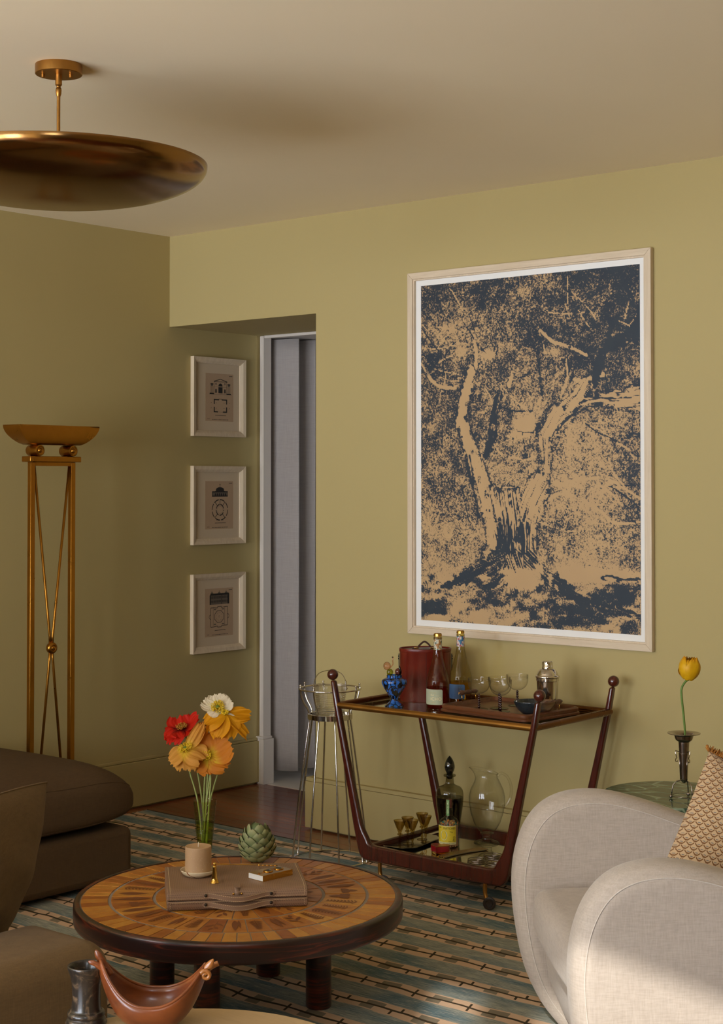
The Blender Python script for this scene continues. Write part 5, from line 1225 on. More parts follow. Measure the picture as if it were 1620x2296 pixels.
M().lathe(smooth_prof([(0.0, 0.001), (0.022, 0.003), (0.038, 0.022), (0.043, 0.045), (0.038, 0.075), (0.026, 0.104), (0.012, 0.118), (0.0, 0.121)], 4), 28).build('heart', plain('artichoke_heart', '#5d6a40', 0.7), ak, smooth=180)
def arad(z): return float(np.interp(z, [0, 0.008, 0.022, 0.045, 0.07, 0.09, 0.108, 0.120], [0.022, 0.034, 0.044, 0.0485, 0.044, 0.034, 0.022, 0.010]))
for r_ in range(8):
    z0 = 0.000 + r_ * 0.0125; n = [6, 7, 7, 7, 7, 6, 5, 4][r_]; L = 0.0425 - 0.0014 * r_
    for k in range(n):
        a = 2*PI*(k + 0.5 * (r_ % 2)) / n + 0.3 + random.uniform(-0.05, 0.05)
        zt2 = z0 + L * 0.8; r0 = arad(z0) * 0.90; r1 = arad(min(zt2, 0.119)) * 1.16 + 0.001
        tilt = math.atan2(r1 - r0, L)
        sc = L * random.uniform(0.95, 1.05)
        M4 = Rz(a) @ Tr(0, -r0, z0) @ Rx(tilt)
        o = piece('bract', bmesh_, ak); o.matrix_basis = M4 @ Matrix.Diagonal((sc * 1.02, sc, sc, 1))

# ------------------------------------------------------------------ vase of poppies
VX, VY, VZ = 1.852, -1.544, TZT + 0.001
va = thing('flower_vase', 'green tinted glass vase with spiral ribs holding poppies on the coffee table', 'vase', (VX, VY, VZ))
VGL = thin_glass('green_vase_glass', (0.84, 0.87, 0.58), 0.30, gloss=1.6)
def vr(z): return 0.0235 + 0.0145 * (z / 0.161) ** 1.1
def vase_fn(u, w):
    z = 0.161 * w; a = 2*PI*u; r = vr(z) + (0.0007 * math.sin(22 * (a + z * 14)) if 0.03 < z < 0.158 else 0)
    return (r * math.cos(a), r * math.sin(a), z)
vm = M().surf(vase_fn, 132, 40, True); vm.lathe([(0, 0.0), (0.0235, 0.0)], 24); vm.build('vase_body', VGL, va, smooth=180, fix=False)
for zz in (0.0585, 0.0625, 0.0665, 0.099): M().tube([((vr(zz) + 0.0006) * math.cos(2*PI*k/40), (vr(zz) + 0.0006) * math.sin(2*PI*k/40), zz) for k in range(40)], 0.0011, 6, closed=True).build('glass_ring', VGL, va, smooth=180)
M().lathe([(0, 0.004), (0.021, 0.004), (vr(0.09) - 0.003, 0.092), (0, 0.092)], 36).build('water', thin_glass('vase_water', (0.80, 0.84, 0.45), 0.7, gloss=0.4), va, smooth=60)
STM = NT('poppy_stem'); STEM = STM.bsdf(STM.mix(STM.noise(STM.co(), 30, 2), '#7d8a45', '#a3a963'), 0.6)
YST = plain('poppy_stamen', '#d8b416', 0.6, var=0.25, vscale=300); OST = plain('poppy_stamen_orange', '#a86a12', 0.6, var=0.3, vscale=300); PGR = plain('poppy_pod', '#5c6b1e', 0.6)
def petal_mat(name, cin, cout, mid=None):
    t = NT(name); r = t.attr('reach'); v = t.co()
    cb = t.n('ShaderNodeCombineXYZ'); t.put(cb.inputs[0], t.math('MULTIPLY', t.attr('side'), 34.0)); t.put(cb.inputs[1], t.math('MULTIPLY', r, 2.0))
    n = t.noise(cb.outputs[0], 1.0, 3, 0.6)
    c = t.mix(t.step(t.math('ADD', r, t.math('MULTIPLY', t.math('SUBTRACT', n, 0.5), 0.25)), 0.08, 0.55), cin, cout)
    p = t.n('ShaderNodeBsdfPrincipled'); t.put(p.inputs['Base Color'], c); p.inputs['Roughness'].default_value = 0.6; p.inputs['Specular IOR Level'].default_value = 0.2
    tl_ = t.n('ShaderNodeBsdfTranslucent'); t.put(tl_.inputs[0], c)
    b = t.n('ShaderNodeBump'); b.inputs['Strength'].default_value = 0.5; b.inputs['Distance'].default_value = 0.0015; t.t.links.new(n, b.inputs['Height']); t.t.links.new(b.outputs[0], p.inputs['Normal'])
    mx = t.n('ShaderNodeMixShader'); mx.inputs[0].default_value = 0.35; t.t.links.new(p.outputs[0], mx.inputs[1]); t.t.links.new(tl_.outputs[0], mx.inputs[2]); t.t.links.new(mx.outputs[0], t.out.inputs[0]); return t.m
POP = {'white': petal_mat('white_petal', '#d9cc7c', '#e2d3b4'), 'yellow': petal_mat('yellow_petal', '#d99a10', '#d9940f'), 'red': petal_mat('red_petal', '#5a0c06', '#c0200a'),
       'apricot': petal_mat('apricot_petal', '#e6c03a', '#d3963f'), 'orange': petal_mat('orange_petal', '#d8b52a', '#c97a22')}
def petal(seed, L, W, cup, ruff, mat):
    """one crinkled petal: base at the origin, reaching along local +X, facing +Z"""
    rs = np.random.default_rng(seed); f1, f2, p1, p2 = rs.uniform(3, 5), rs.uniform(7, 11), rs.uniform(0, 6), rs.uniform(0, 6)
    NUp, NVp = 33, 16
    m = M()
    def fn(u, w):
        s = (u - 0.5) * 2; ww = W * math.sin(PI * (0.04 + 0.72 * w)) ** 0.75
        edge = 1 - 0.10 * s * s - 0.07 * (math.sin(f2 * s * 1.5 + p2) * 0.5 + 0.5) - 0.025 * math.sin(31 * s + p1)
        x = L * w * edge; y_ = s * ww
        z = cup * (x / L) ** 2 * L + ruff * L * w ** 1.5 * (math.sin(f1 * s + p1 + 1.5 * w) * 0.6 + 0.4 * math.sin(f2 * s + p2 - 2 * w))
        z += cup * 0.5 * s * s * W * w + 0.0011 * w * math.sin(26 * s + p2 + 2 * math.sin(5 * w))
        return (x, y_, z)
    m.surf(fn, NUp, NVp)
    me = m.mesh('petal', POP[mat], 180, False)
    at_ = me.attributes.new('reach', 'FLOAT', 'POINT'); at_.data.foreach_set('value', np.array([j / (NVp - 1) for i in range(NUp) for j in range(NVp)], np.float32))
    at_ = me.attributes.new('side', 'FLOAT', 'POINT'); at_.data.foreach_set('value', np.array([i / (NUp - 1) for i in range(NUp) for j in range(NVp)], np.float32))
    return me
def poppy(lab, c, nrm, mat, petals, seed, stem_pts, stam=YST, sr=0.016, group='poppies in the green glass vase'):
    """petals: (degrees, length, width, cup, ruffle, roll); 0 = right across the room view, 90 = away / up, 270 = towards the sitting side"""
    g = thing('poppy', lab, 'flower', tuple(c), 0, group)
    B = view_frame(nrm)
    for k, (deg, L, W, cup, ruff, roll) in enumerate(petals):
        o = piece('petal', petal(seed * 17 + k, L, W, cup, ruff, mat), g)
        o.matrix_basis = B @ Tr(0, 0, 0.0006 * k) @ Rz(math.radians(deg)) @ Rx(roll)
    rs = random.Random(seed); m = M(); hd = M()
    for k in range(110):
        a = rs.uniform(0, 2*PI); rr_ = sr * math.sqrt(rs.uniform(0.10, 1)); h = 0.014 + rs.uniform(-0.003, 0.003) - 0.10 * rr_
        p0_ = Vector((0.004 * math.cos(a), 0.004 * math.sin(a), 0.002)); p1_ = Vector((rr_ * math.cos(a), rr_ * math.sin(a), h))
        m.tube([p0_, p0_.lerp(p1_, 0.6) + Vector((0, 0, 0.001)), p1_], 0.00065, 4, T=B); hd.ball(p1_, 0.0017, 6, 1.3, T=B)
    o = m.build('stamens', stam, g, smooth=0); o['kind'] = 'stuff'
    o = hd.build('anthers', stam, g, smooth=180); o['kind'] = 'stuff'
    M().lathe(smooth_prof([(0, 0), (0.0045, 0.001), (0.0058, 0.007), (0.0050, 0.010), (0.0054, 0.0112), (0.0, 0.0120)], 3), 16, B).build('seed_pod', PGR, g, smooth=80)
    C = Vector(c); pts = cat_rom([tuple(Vector(p) - C) for p in stem_pts], 6)
    M().tube(pts, 0.0026, 8).build('stem', STEM, g, smooth=180)
    hm = M()
    for k in range(90):
        i = rs.randrange(len(pts) - 1); p = pts[i].lerp(pts[i+1], rs.random()); a = rs.uniform(0, 2*PI); d = Vector((math.cos(a), math.sin(a), rs.uniform(-0.3, 0.3)))
        hm.tube([p + d * 0.002, p + d * 0.0052], [0.0003, 0.0001], 3)
    o = hm.build('stem_hairs', STEM, g, smooth=0); o['kind'] = 'stuff'
    return g
RV = Vector((0.76, 0.65, 0)); TV = Vector((0.65, -0.76, 0)); UP = Vector((0, 0, 1))    # across the room view, towards the sitting side, up
V0 = Vector((VX, VY, 0))
def vp(r, t_, z): return V0 + RV * r + TV * t_ + UP * z
def pn(r, t_, z): return (RV * r + TV * t_ + UP * z).normalized()
base = VZ + 0.02
poppy('white poppy with big yellow centre, tallest of the bunch', vp(0.042, -0.006, 0.772), pn(-0.08, 0.70, 0.66), 'white',
      [(95, 0.056, 0.042, 0.10, 0.06, 0), (150, 0.062, 0.034, 0.05, 0.10, 0.1), (42, 0.050, 0.040, 0.15, 0.08, 0), (335, 0.066, 0.034, -0.35, 0.10, 0), (215, 0.040, 0.030, 0.0, 0.1, 0)], 3,
      [vp(-0.004, 0.008, base), vp(0.006, 0.0, 0.47), vp(0.026, -0.02, 0.62), vp(0.040, -0.022, 0.74), vp(0.042, -0.008, 0.770)], sr=0.024)
poppy('golden yellow drooping poppy just below the white one', vp(0.066, 0.010, 0.752), pn(0.05, 0.50, 0.86), 'yellow',
      [(5, 0.088, 0.030, -0.10, 0.22, 0.5), (335, 0.090, 0.028, -0.62, 0.14, 0), (275, 0.062, 0.052, -0.75, 0.14, 0), (205, 0.072, 0.044, -0.28, 0.16, 0), (240, 0.070, 0.044, -0.60, 0.14, 0)], 4,
      [vp(0.004, 0.004, base), vp(0.018, 0.0, 0.47), vp(0.054, 0.002, 0.60), vp(0.066, 0.004, 0.69), vp(0.066, 0.008, 0.750)], sr=0.012)
poppy('scarlet red poppy at the left of the bunch', vp(-0.078, -0.014, 0.702), pn(-0.12, 0.34, 0.92), 'red',
      [(185, 0.062, 0.046, -0.12, 0.16, 0), (12, 0.062, 0.042, 0.52, 0.14, 0), (95, 0.050, 0.050, 0.45, 0.14, 0), (285, 0.050, 0.046, -0.10, 0.14, 0), (232, 0.064, 0.040, -0.40, 0.14, 0)], 5,
      [vp(0.0, -0.006, base), vp(-0.010, -0.004, 0.47), vp(-0.034, -0.010, 0.60), vp(-0.058, -0.016, 0.66), vp(-0.076, -0.015, 0.700)], OST, 0.019)
poppy('pale apricot poppy with raised yellow stamens at the front left', vp(-0.060, 0.034, 0.642), pn(-0.22, 0.55, 0.80), 'apricot',
      [(200, 0.066, 0.044, -0.25, 0.14, 0), (262, 0.058, 0.042, -0.70, 0.12, 0), (325, 0.072, 0.050, -0.32, 0.14, 0), (50, 0.078, 0.024, 1.00, 0.22, 0.5)], 6,
      [vp(-0.006, 0.010, base), vp(-0.022, 0.016, 0.47), vp(-0.048, 0.024, 0.57), vp(-0.060, 0.030, 0.640)], sr=0.025)
poppy('broad orange poppy facing the sofa side, lowest of the bunch', vp(0.008, 0.028, 0.620), pn(-0.10, 0.84, 0.46), 'orange',
      [(28, 0.092, 0.062, 0.22, 0.07, 0), (95, 0.074, 0.060, 0.30, 0.08, 0), (158, 0.066, 0.052, 0.25, 0.08, 0), (335, 0.084, 0.044, -0.05, 0.10, 0), (290, 0.064, 0.044, -0.15, 0.10, 0), (215, 0.060, 0.044, 0.0, 0.10, 0)], 7,
      [vp(0.008, 0.012, base), vp(0.016, 0.014, 0.47), vp(0.020, 0.012, 0.56), vp(0.008, 0.020, 0.618)], sr=0.018)
poppy('small orange poppy half hidden behind the apricot one', vp(-0.006, -0.016, 0.700), pn(-0.1, 0.5, 0.8), 'orange',
      [(90, 0.026, 0.020, 0.5, 0.1, 0), (200, 0.026, 0.020, 0.4, 0.1, 0), (330, 0.028, 0.022, 0.3, 0.1, 0)], 8,
      [vp(0.0, 0.0, base), vp(0.004, -0.006, 0.47), vp(0.010, -0.018, 0.60), vp(0.012, -0.022, 0.67), vp(-0.004, -0.017, 0.698)], OST, 0.015)
poppy('red poppy head hanging under the orange bloom', vp(0.000, -0.010, 0.598), pn(0.0, 0.25, -0.95), 'red',
      [(300, 0.036, 0.024, 0.5, 0.12, 0), (220, 0.040, 0.026, 0.5, 0.12, 0), (80, 0.036, 0.024, 0.6, 0.12, 0)], 9,
      [vp(-0.006, 0.0, base), vp(-0.004, -0.004, 0.47), vp(0.0, -0.012, 0.56), vp(0.008, -0.016, 0.606), vp(0.000, -0.011, 0.600)], OST, 0.008)

# ------------------------------------------------------------------ armchair (local +X is its front, local +Y towards the sitting side)
ch = thing('armchair', 'cream linen armchair with tall rounded arms at the right', 'armchair', (3.5665, -1.740, RUGZ), math.atan2(-0.692, -0.722))
ARM = [(0.088, 0.012), (0.145, 0.085), (0.188, 0.180), (0.213, 0.300), (0.221, 0.405), (0.212, 0.492), (0.186, 0.565), (0.144, 0.618), (0.088, 0.648), (0.019, 0.659), (-0.060, 0.653), (-0.150, 0.629), (-0.231, 0.600), (-0.330, 0.566), (-0.430, 0.545), (-0.520, 0.520), (-0.590, 0.440), (-0.605, 0.300), (-0.575, 0.150), (-0.520, 0.012)]
outl = [(p.x, p.y) for p in cat_rom([(a, b, 0) for a, b in ARM], 4)]
PIPE = fabric('cream_piping', '#b5a898', '#ddd3c6', 700, 0.9, 0.2)
def inset(poly, d):
    out = []; n = len(poly)
    for i in range(n):
        a, b = poly[max(0, i - 1)], poly[min(n - 1, i + 1)]; dx, dy_ = b[0] - a[0], b[1] - a[1]; L = math.hypot(dx, dy_) or 1
        out.append((poly[i][0] - dy_ / L * d, poly[i][1] + dx / L * d))
    return out
for (ya, yb) in ((-0.481, -0.351), (0.351, 0.481)):
    # rounded slab: sections inset towards both faces
    RO = 0.046; secs = []
    prof = [(k / 6 * PI / 2) for k in range(7)]
    ms = M(); rows = []
    for th in prof: rows.append((RO * (1 - math.sin(th)), ya + RO * (1 - math.cos(th))))
    for th in reversed(prof): rows.append((RO * (1 - math.sin(th)), yb - RO * (1 - math.cos(th))))
    vs = []; n = len(outl)
    for d, y_ in rows: vs += [(a, y_, b) for a, b in inset(outl, d)]
    fs = []
    for k in range(len(rows) - 1):
        for i in range(n): j = (i + 1) % n; fs.append((k*n + i, k*n + j, (k+1)*n + j, (k+1)*n + i))
    fs.append(tuple(range(n))[::-1]); fs.append(tuple((len(rows)-1)*n + i for i in range(n)))
    ms.add(vs, fs).build('arm', LINEN_CH, ch, smooth=60)
    ip = inset(outl, 0.026)
    for yv, sg in ((ya, 1), (yb, -1)):
        dpt = RO - math.sqrt(RO**2 - (RO - 0.026)**2)
        M().tube([(a, yv + sg * dpt, b) for a, b in ip[:60]], 0.0017, 6).build('seam_piping', PIPE, ch, smooth=180)
def cushion(nm, x0, x1, y0, y1, z0, z1, mat, par, crown=0.02, bev=0.035, nx=14, ny=14, frontbow=0.0):
    m = M()
    def top(u, w):
        x = x0 + (x1 - x0) * u; y_ = y0 + (y1 - y0) * w
        b = (1 - (2*u - 1)**4) * (1 - (2*w - 1)**4)
        return (x + frontbow * (1 - (2*w - 1)**2) * (u if x1 > x0 else 0), y_, z1 + crown * b)
    def bot(u, w): p = top(u, w); return (p[0], p[1], z0 - 0.3 * crown * (1 - (2*u - 1)**4) * (1 - (2*w - 1)**4))
    n = nx; vt = [top(i/(n-1), j/(ny-1)) for i in range(n) for j in range(ny)]; vb_ = [bot(i/(n-1), j/(ny-1)) for i in range(n) for j in range(ny)]
    fs = []
    for i in range(n-1):
        for j in range(ny-1):
            q = (i*ny + j, (i+1)*ny + j, (i+1)*ny + j + 1, i*ny + j + 1); fs.append(q); fs.append(tuple(k + n*ny for k in q[::-1]))
    loop = [i*ny for i in range(n)] + [(n-1)*ny + j for j in range(1, ny)] + [i*ny + ny - 1 for i in range(n-2, -1, -1)] + [j for j in range(ny-2, 0, -1)]
    for a, b in zip(loop, loop[1:] + loop[:1]): fs.append((a, b, b + n*ny, a + n*ny))
    m.add(vt + vb_, fs)
    return m.build(nm, mat, par, bev=bev, seg=5, smooth=180)
cushion('seat_cushion', -0.48, 0.178, -0.350, 0.350, 0.285, 0.412, LINEN_CH, ch, 0.014, 0.040, frontbow=0.012)
M().prism([(-0.50, 0.05), (0.085, 0.05), (0.135, 0.17), (0.150, 0.275), (-0.50, 0.275)], -0.348, 0.348, 'y', None).build('front_panel', LINEN_CH, ch, bev=0.02, seg=4, smooth=60)
M().prism([(-0.46, 0.30), (-0.50, 0.72), (-0.55, 0.76), (-0.61, 0.73), (-0.62, 0.30), (-0.57, 0.05), (-0.50, 0.05)], -0.40, 0.40, 'y').build('backrest', LINEN_CH, ch, bev=0.035, seg=4, smooth=60)
for x in (0.03, -0.47):
    for y_ in (-0.30, 0.30): M().lathe([(0, 0.0), (0.016, 0.0), (0.022, 0.052), (0, 0.052)], 16, Tr(x, y_, 0)).build('foot', MAHOG, ch, smooth=40)

# ------------------------------------------------------------------ scatter cushions
def pillow(nm, lab, A, e1, e2, T, mat, pinch=0.10, n=30, par_mat=None):
    """square pillow: corner A, edges e1 and e2; built flat in its own frame"""
    A, e1, e2 = Vector(A), Vector(e1), Vector(e2)
    a, b = e1.length, e2.length; X_ = e1.normalized(); Z_ = X_.cross(e2).normalized(); Y_ = Z_.cross(X_)
    o = thing(nm, lab, 'pillow', (0, 0, 0))
    Mx = Matrix((X_, Y_, Z_)).transposed().to_4x4(); Mx.translation = A + (e1 + e2) / 2
    o.matrix_basis = Mx
    def fn(sg):
        def f(u, w):
            s, t_ = 2*u - 1, 2*w - 1
            x = s * a/2 * (1 - pinch * (1 - t_*t_) * s * s * 0.9); y_ = t_ * b/2 * (1 - pinch * (1 - s*s) * t_ * t_ * 0.9)
            z = sg * T * ((1 - s**2) ** 0.5) * ((1 - t_**2) ** 0.5) * (0.80 + 0.2 * (1 - s*s) * (1 - t_*t_)) 
            z += 0.004 * math.sin(9*s + 4*t_) * (1 - s*s) * (1 - t_*t_)
            return (x, y_, z)
        return f
    for sg, pn_ in ((1, 'front_panel'), (-1, 'back_panel')):
        M().surf(fn(sg), n, n).build(pn_, mat, o, smooth=180, fix=False)
    loop = [fn(1)(k/20, 0) for k in range(20)] + [fn(1)(1, k/20) for k in range(20)] + [fn(1)(1 - k/20, 1) for k in range(20)] + [fn(1)(0, 1 - k/20) for k in range(20)]
    return o, loop, fn
# chevron patterned pillow on the armchair
pt2 = NT('scallop_woven_cotton'); v = pt2.co(); s3 = pt2.xyz(v)
PA = math.radians(-82)
a_ = pt2.math('ADD', pt2.math('MULTIPLY', s3[0], math.cos(PA)), pt2.math('MULTIPLY', s3[1], math.sin(PA)))
b_ = pt2.math('SUBTRACT', pt2.math('MULTIPLY', s3[0], math.sin(PA)), pt2.math('MULTIPLY', s3[1], math.cos(PA)))
cw_, chh = 0.0185, 0.0108
rown = pt2.math('FLOOR', pt2.math('DIVIDE', b_, chh)); fb = pt2.math('FRACT', pt2.math('DIVIDE', b_, chh))
off = pt2.math('MULTIPLY', pt2.math('ABSOLUTE', pt2.math('MODULO', rown, 2.0)), 0.5)
fa = pt2.math('ABSOLUTE', pt2.math('SUBTRACT', pt2.math('FRACT', pt2.math('ADD', pt2.math('DIVIDE', a_, cw_), off)), 0.5))     # 0 in the middle of a scale
cup_ = pt2.math('SUBTRACT', fb, pt2.math('MULTIPLY', pt2.math('MAXIMUM', pt2.math('SUBTRACT', fa, 0.14), 0.0), 1.9))
inband = pt2.math('MULTIPLY', pt2.step(cup_, 0.02, 0.08), pt2.step(cup_, 0.44, 0.36)); inband = pt2.math('MULTIPLY', inband, pt2.step(fa, 0.47, 0.43))
core = pt2.math('MULTIPLY', pt2.math('LESS_THAN', fa, 0.16), pt2.math('MULTIPLY', pt2.math('GREATER_THAN', cup_, 0.62), pt2.math('LESS_THAN', cup_, 0.78)))
wv = pt2.noise(pt2.co('Object', (1, 1, 1)), 700, 2)
cc = pt2.mix(inband, pt2.mix(wv, '#a98a63', '#c6a880'), pt2.mix(wv, '#5a3716', '#7d5224')); cc = pt2.mix(core, cc, '#5d5a5c')
SCAL = pt2.bsdf(cc, 0.9, bump=wv, bstr=0.3, bdist=0.001, Sheen_Weight=0.2)
A = Vector((3.5665, -1.740, 0)) + Vector((-0.722, -0.692, 0)) * -0.212 + Vector((0.692, -0.722, 0)) * -0.005 + Vector((0, 0, 0.820))
e1 = (RV * -0.50 + UP * -0.93 + TV * 0.42) * 0.315; e2 = (RV * 0.90 + UP * -0.33 + TV * 0.04) * 0.36
pw_, loop, pfn = pillow('patterned_pillow', 'brown and tan scallop patterned pillow with ochre fringe in the cream armchair', A, e1, e2, 0.085, SCAL, 0.02, 40)
fm = M(); rs = random.Random(5)
a, b = e1.length, e2.length
for k in range(700):
    w = rs.uniform(-0.035, 1.0)
    p = Vector((-a/2 + (0.010 * (1 - min(1, max(0, w)) ) * 0 ) + (0.02 * 0.9 * a/2 * (1 - (2*max(0,w) - 1)**2) * 0.9), -b/2 + b * max(w, 0.0), rs.uniform(-0.006, 0.006)))
    d = Vector((-1.0, rs.uniform(-0.4, 0.4) - (1.2 if w < 0 else 0), rs.uniform(-0.5, 0.5))).normalized(); L = rs.uniform(0.010, 0.018)
    fm.tube([p, p + d * L * 0.6 + Vector((0, 0, rs.uniform(-0.002, 0.002))), p + d * L], [0.0011, 0.0011, 0.0007], 4)
o = fm.build('fringe', plain('ochre_fringe', '#9c6018', 0.85, var=0.45, vscale=150), pw_, smooth=180); o['kind'] = 'stuff'

# ------------------------------------------------------------------ chaise at the left
cz = thing('chaise', 'low olive brown chaise with a deep loose seat cushion beside the left wall', 'chaise', (0.0, 0.0, 0.0))
M().box(0.06, -3.4, 0.03, 1.098, -1.186, 0.226).build('chaise_base', SOFA_D, cz, bev=0.03, seg=4, smooth=60)
def loaf(u, w):
    # closed rounded block around the chaise top: u runs around the long-axis section (x,z), w along y
    x0, x1, y0, y1 = 0.05, 1.115, -3.42, -1.165
    s = 2 * PI * u; cx, sx = math.cos(s), math.sin(s)
    e_ = 0.36
    X_ = (abs(cx) ** e_) * (1 if cx >= 0 else -1); Z_ = (abs(sx) ** (0.62 if sx > 0 else 0.42)) * (1 if sx >= 0 else -1)
    y_ = y0 + (y1 - y0) * w
    d = min(1.0, (y1 - y_) / 0.30); dd2 = min(1.0, (y_ - y0) / 0.30); tp = (1 - (1 - d) ** 2.6) ** 0.42 * (1 - (1 - dd2) ** 2.6) ** 0.42
    hx2 = (x1 - x0) / 2 * (0.90 + 0.10 * tp); 
    zc = 0.322; up_ = 0.128 + 0.030 * math.sin(PI * max(0, min(1, (y_ - y0) / (y1 - y0)))); dnh = 0.092
    x = (x0 + x1) / 2 + hx2 * X_; z = zc + (up_ if Z_ > 0 else dnh) * Z_ * (0.30 + 0.70 * tp)
    if Z_ > 0: z += 0.018 * (1 - X_ * X_)
    z += 0.004 * math.sin(13 * y_ + 5 * x) * (1 if Z_ > 0 else 0) * tp
    return (x, y_, max(z, 0.2268))
ws = [0, 0.003, 0.010, 0.025, 0.05] + [0.08 + 0.84 * k / 22 for k in range(23)] + [0.95, 0.968, 0.98, 0.988, 0.994, 0.998, 1.0]
lm = M(); NUU = 72
vs = [loaf(i / NUU, w) for i in range(NUU) for w in ws]; NW = len(ws)
fs = [(i*NW + j, ((i+1) % NUU)*NW + j, ((i+1) % NUU)*NW + j + 1, i*NW + j + 1) for i in range(NUU) for j in range(NW - 1)]
fs.append(tuple(i*NW for i in range(NUU))); fs.append(tuple(i*NW + NW - 1 for i in range(NUU)))
lm.add(vs, fs).build('loose_cushion', SOFA_D, cz, smooth=60)
for frac, r in ((0.075, 0.0022), (0.938, 0.0018)):
    u_ = frac; M().tube([loaf(u_, w) for w in ws[2:-2]], r, 6).build('cushion_seam', SOFA_D, cz, smooth=180)

# ------------------------------------------------------------------ near sofa
sf = thing('sofa', 'olive linen sofa arm and seat in the left foreground', 'sofa', (0, 0, 0))
def rbox(nm, x0, y0, z0, x1, y1, z1, bev, mat, par): return M().box(x0, y0, z0, x1, y1, z1).build(nm, mat, par, bev=bev, seg=6, smooth=180)
am_ = M(); rows = []
rbox('arm', 2.690, -4.60, 0.035, 2.985, -2.895, 0.512, 0.062, SOFA_F, sf)
rbox('seat_base', 1.10, -4.60, 0.035, 2.688, -2.98, 0.24, 0.03, SOFA_F, sf)
rbox('seat_cushion', 1.12, -4.40, 0.242, 2.686, -2.955, 0.42, 0.05, SOFA_F, sf)
rbox('backrest', 1.10, -4.85, 0.035, 2.985, -4.605, 0.80, 0.06, SOFA_F, sf)
A = Vector((2.545, -2.742, 0.800)); B = Vector((2.735, -3.12, 0.790)); D = Vector((2.475, -2.805, 0.440))
po_, loop, _ = pillow('throw_pillow', 'plain olive linen pillow leaning against the sofa arm', A, D - A, B - A, 0.078, SOFA_F, -0.03, 30)
M().tube(loop, 0.0022, 6, closed=True).build('piping', SOFA_F, po_, smooth=180)

# ------------------------------------------------------------------ side table in the foreground with vase and wooden bowl
ntz = 0.500
nt = thing('round_side_table', 'round pale wood side table in the near foreground', 'table', (3.640, -3.310, RUGZ))
PINE = wood('pale_maple', '#b3956a', '#c9ab7e', 14, 'X', 0.35, 5, 0.3)
def ltz(z): return z - RUGZ
NR = 0.318
M().lathe([(0, ltz(ntz) - 0.022), (NR - 0.006, ltz(ntz) - 0.022), (NR, ltz(ntz) - 0.017), (NR, ltz(ntz) - 0.005), (NR - 0.004, ltz(ntz)), (0, ltz(ntz))], 72).build('table_top', PINE, nt, smooth=40)
M().lathe(smooth_prof([(0, 0.0005), (0.14, 0.0005), (0.15, 0.006), (0.13, 0.018), (0.05, 0.03), (0.035, 0.08), (0.035, 0.36), (0.06, 0.44), (0.10, ltz(ntz) - 0.0225), (0, ltz(ntz) - 0.0225)], 4), 40).build('pedestal', PINE, nt, smooth=60)
t = NT('brown_marble'); v = t.co(); n = t.noise(v, 26, 5, 0.65, 1.2); n2 = t.noise(v, 70, 3)
MB_ = t.bsdf(t.mix(t.step(n, 0.50, 0.66), t.mix(n2, '#1e1b18', '#352e28'), t.mix(n2, '#5b4737', '#80694f')), 0.28, Coat_Weight=0.15)
sv = thing('stone_vase', 'mottled dark brown stone vase on the pale side table', 'vase', (3.327, -3.273, ntz + 0.0006))
M().lathe(smooth_prof([(0, 0.0), (0.036, 0.0), (0.0375, 0.004), (0.036, 0.009), (0.0335, 0.012), (0.0355, 0.017), (0.0335, 0.022), (0.0285, 0.026), (0.0265, 0.045), (0.0268, 0.068), (0.0295, 0.086), (0.0345, 0.101), (0.0352, 0.106), (0.0335, 0.108), (0.0300, 0.104), (0.0250, 0.088), (0.0225, 0.065), (0.022, 0.030), (0.0, 0.024)], 4), 44).build('vase_body', MB_, sv, smooth=60)
wbm = wood('carved_wood', '#4f2410', '#8c4a22', 9, 'X', 0.32, 3, 0.25)
wb_ = thing('wooden_bowl', 'carved wooden boat bowl with split curling ends beside the stone vase', 'bowl', (3.435, -3.203, ntz + 0.0006), math.radians(40.5))
def hull(u, w, off=0.0):
    # w along the length -1..1, u across the section 0..1 (left gunwale to right gunwale)
    s = 2*w - 1; half = 0.100 * max(0.03, (1 - abs(s) ** 2.2)) ** 0.75 * 0.62
    sheer = 0.052 + 0.062 * abs(s) ** 2.4 + (0.010 if s < 0 else 0) * abs(s) ** 2; keel = 0.0 + 0.096 * abs(s) ** 3.2
    a = PI * u; cx = -math.cos(a); dep = math.sin(a) ** 0.8
    x = 0.098 * s; y_ = half * cx * (1 - off * 9); z = sheer - (sheer - keel) * dep + off * (1.0 if dep > 0.05 else 0)
    return (x, y_, max(z, 0.0003))
M().surf(lambda u, w: hull(u, w), 26, 44).build('bowl_body', wbm, wb_, smooth=180, solid=0.005, fix=False)
GR = [hull(0, k / 43) for k in range(44)]; GL = [hull(1, k / 43) for k in range(44)]
for g_ in (GR, GL): M().tube(g_, 0.0030, 8).build('bowl_edge', wbm, wb_, smooth=180)
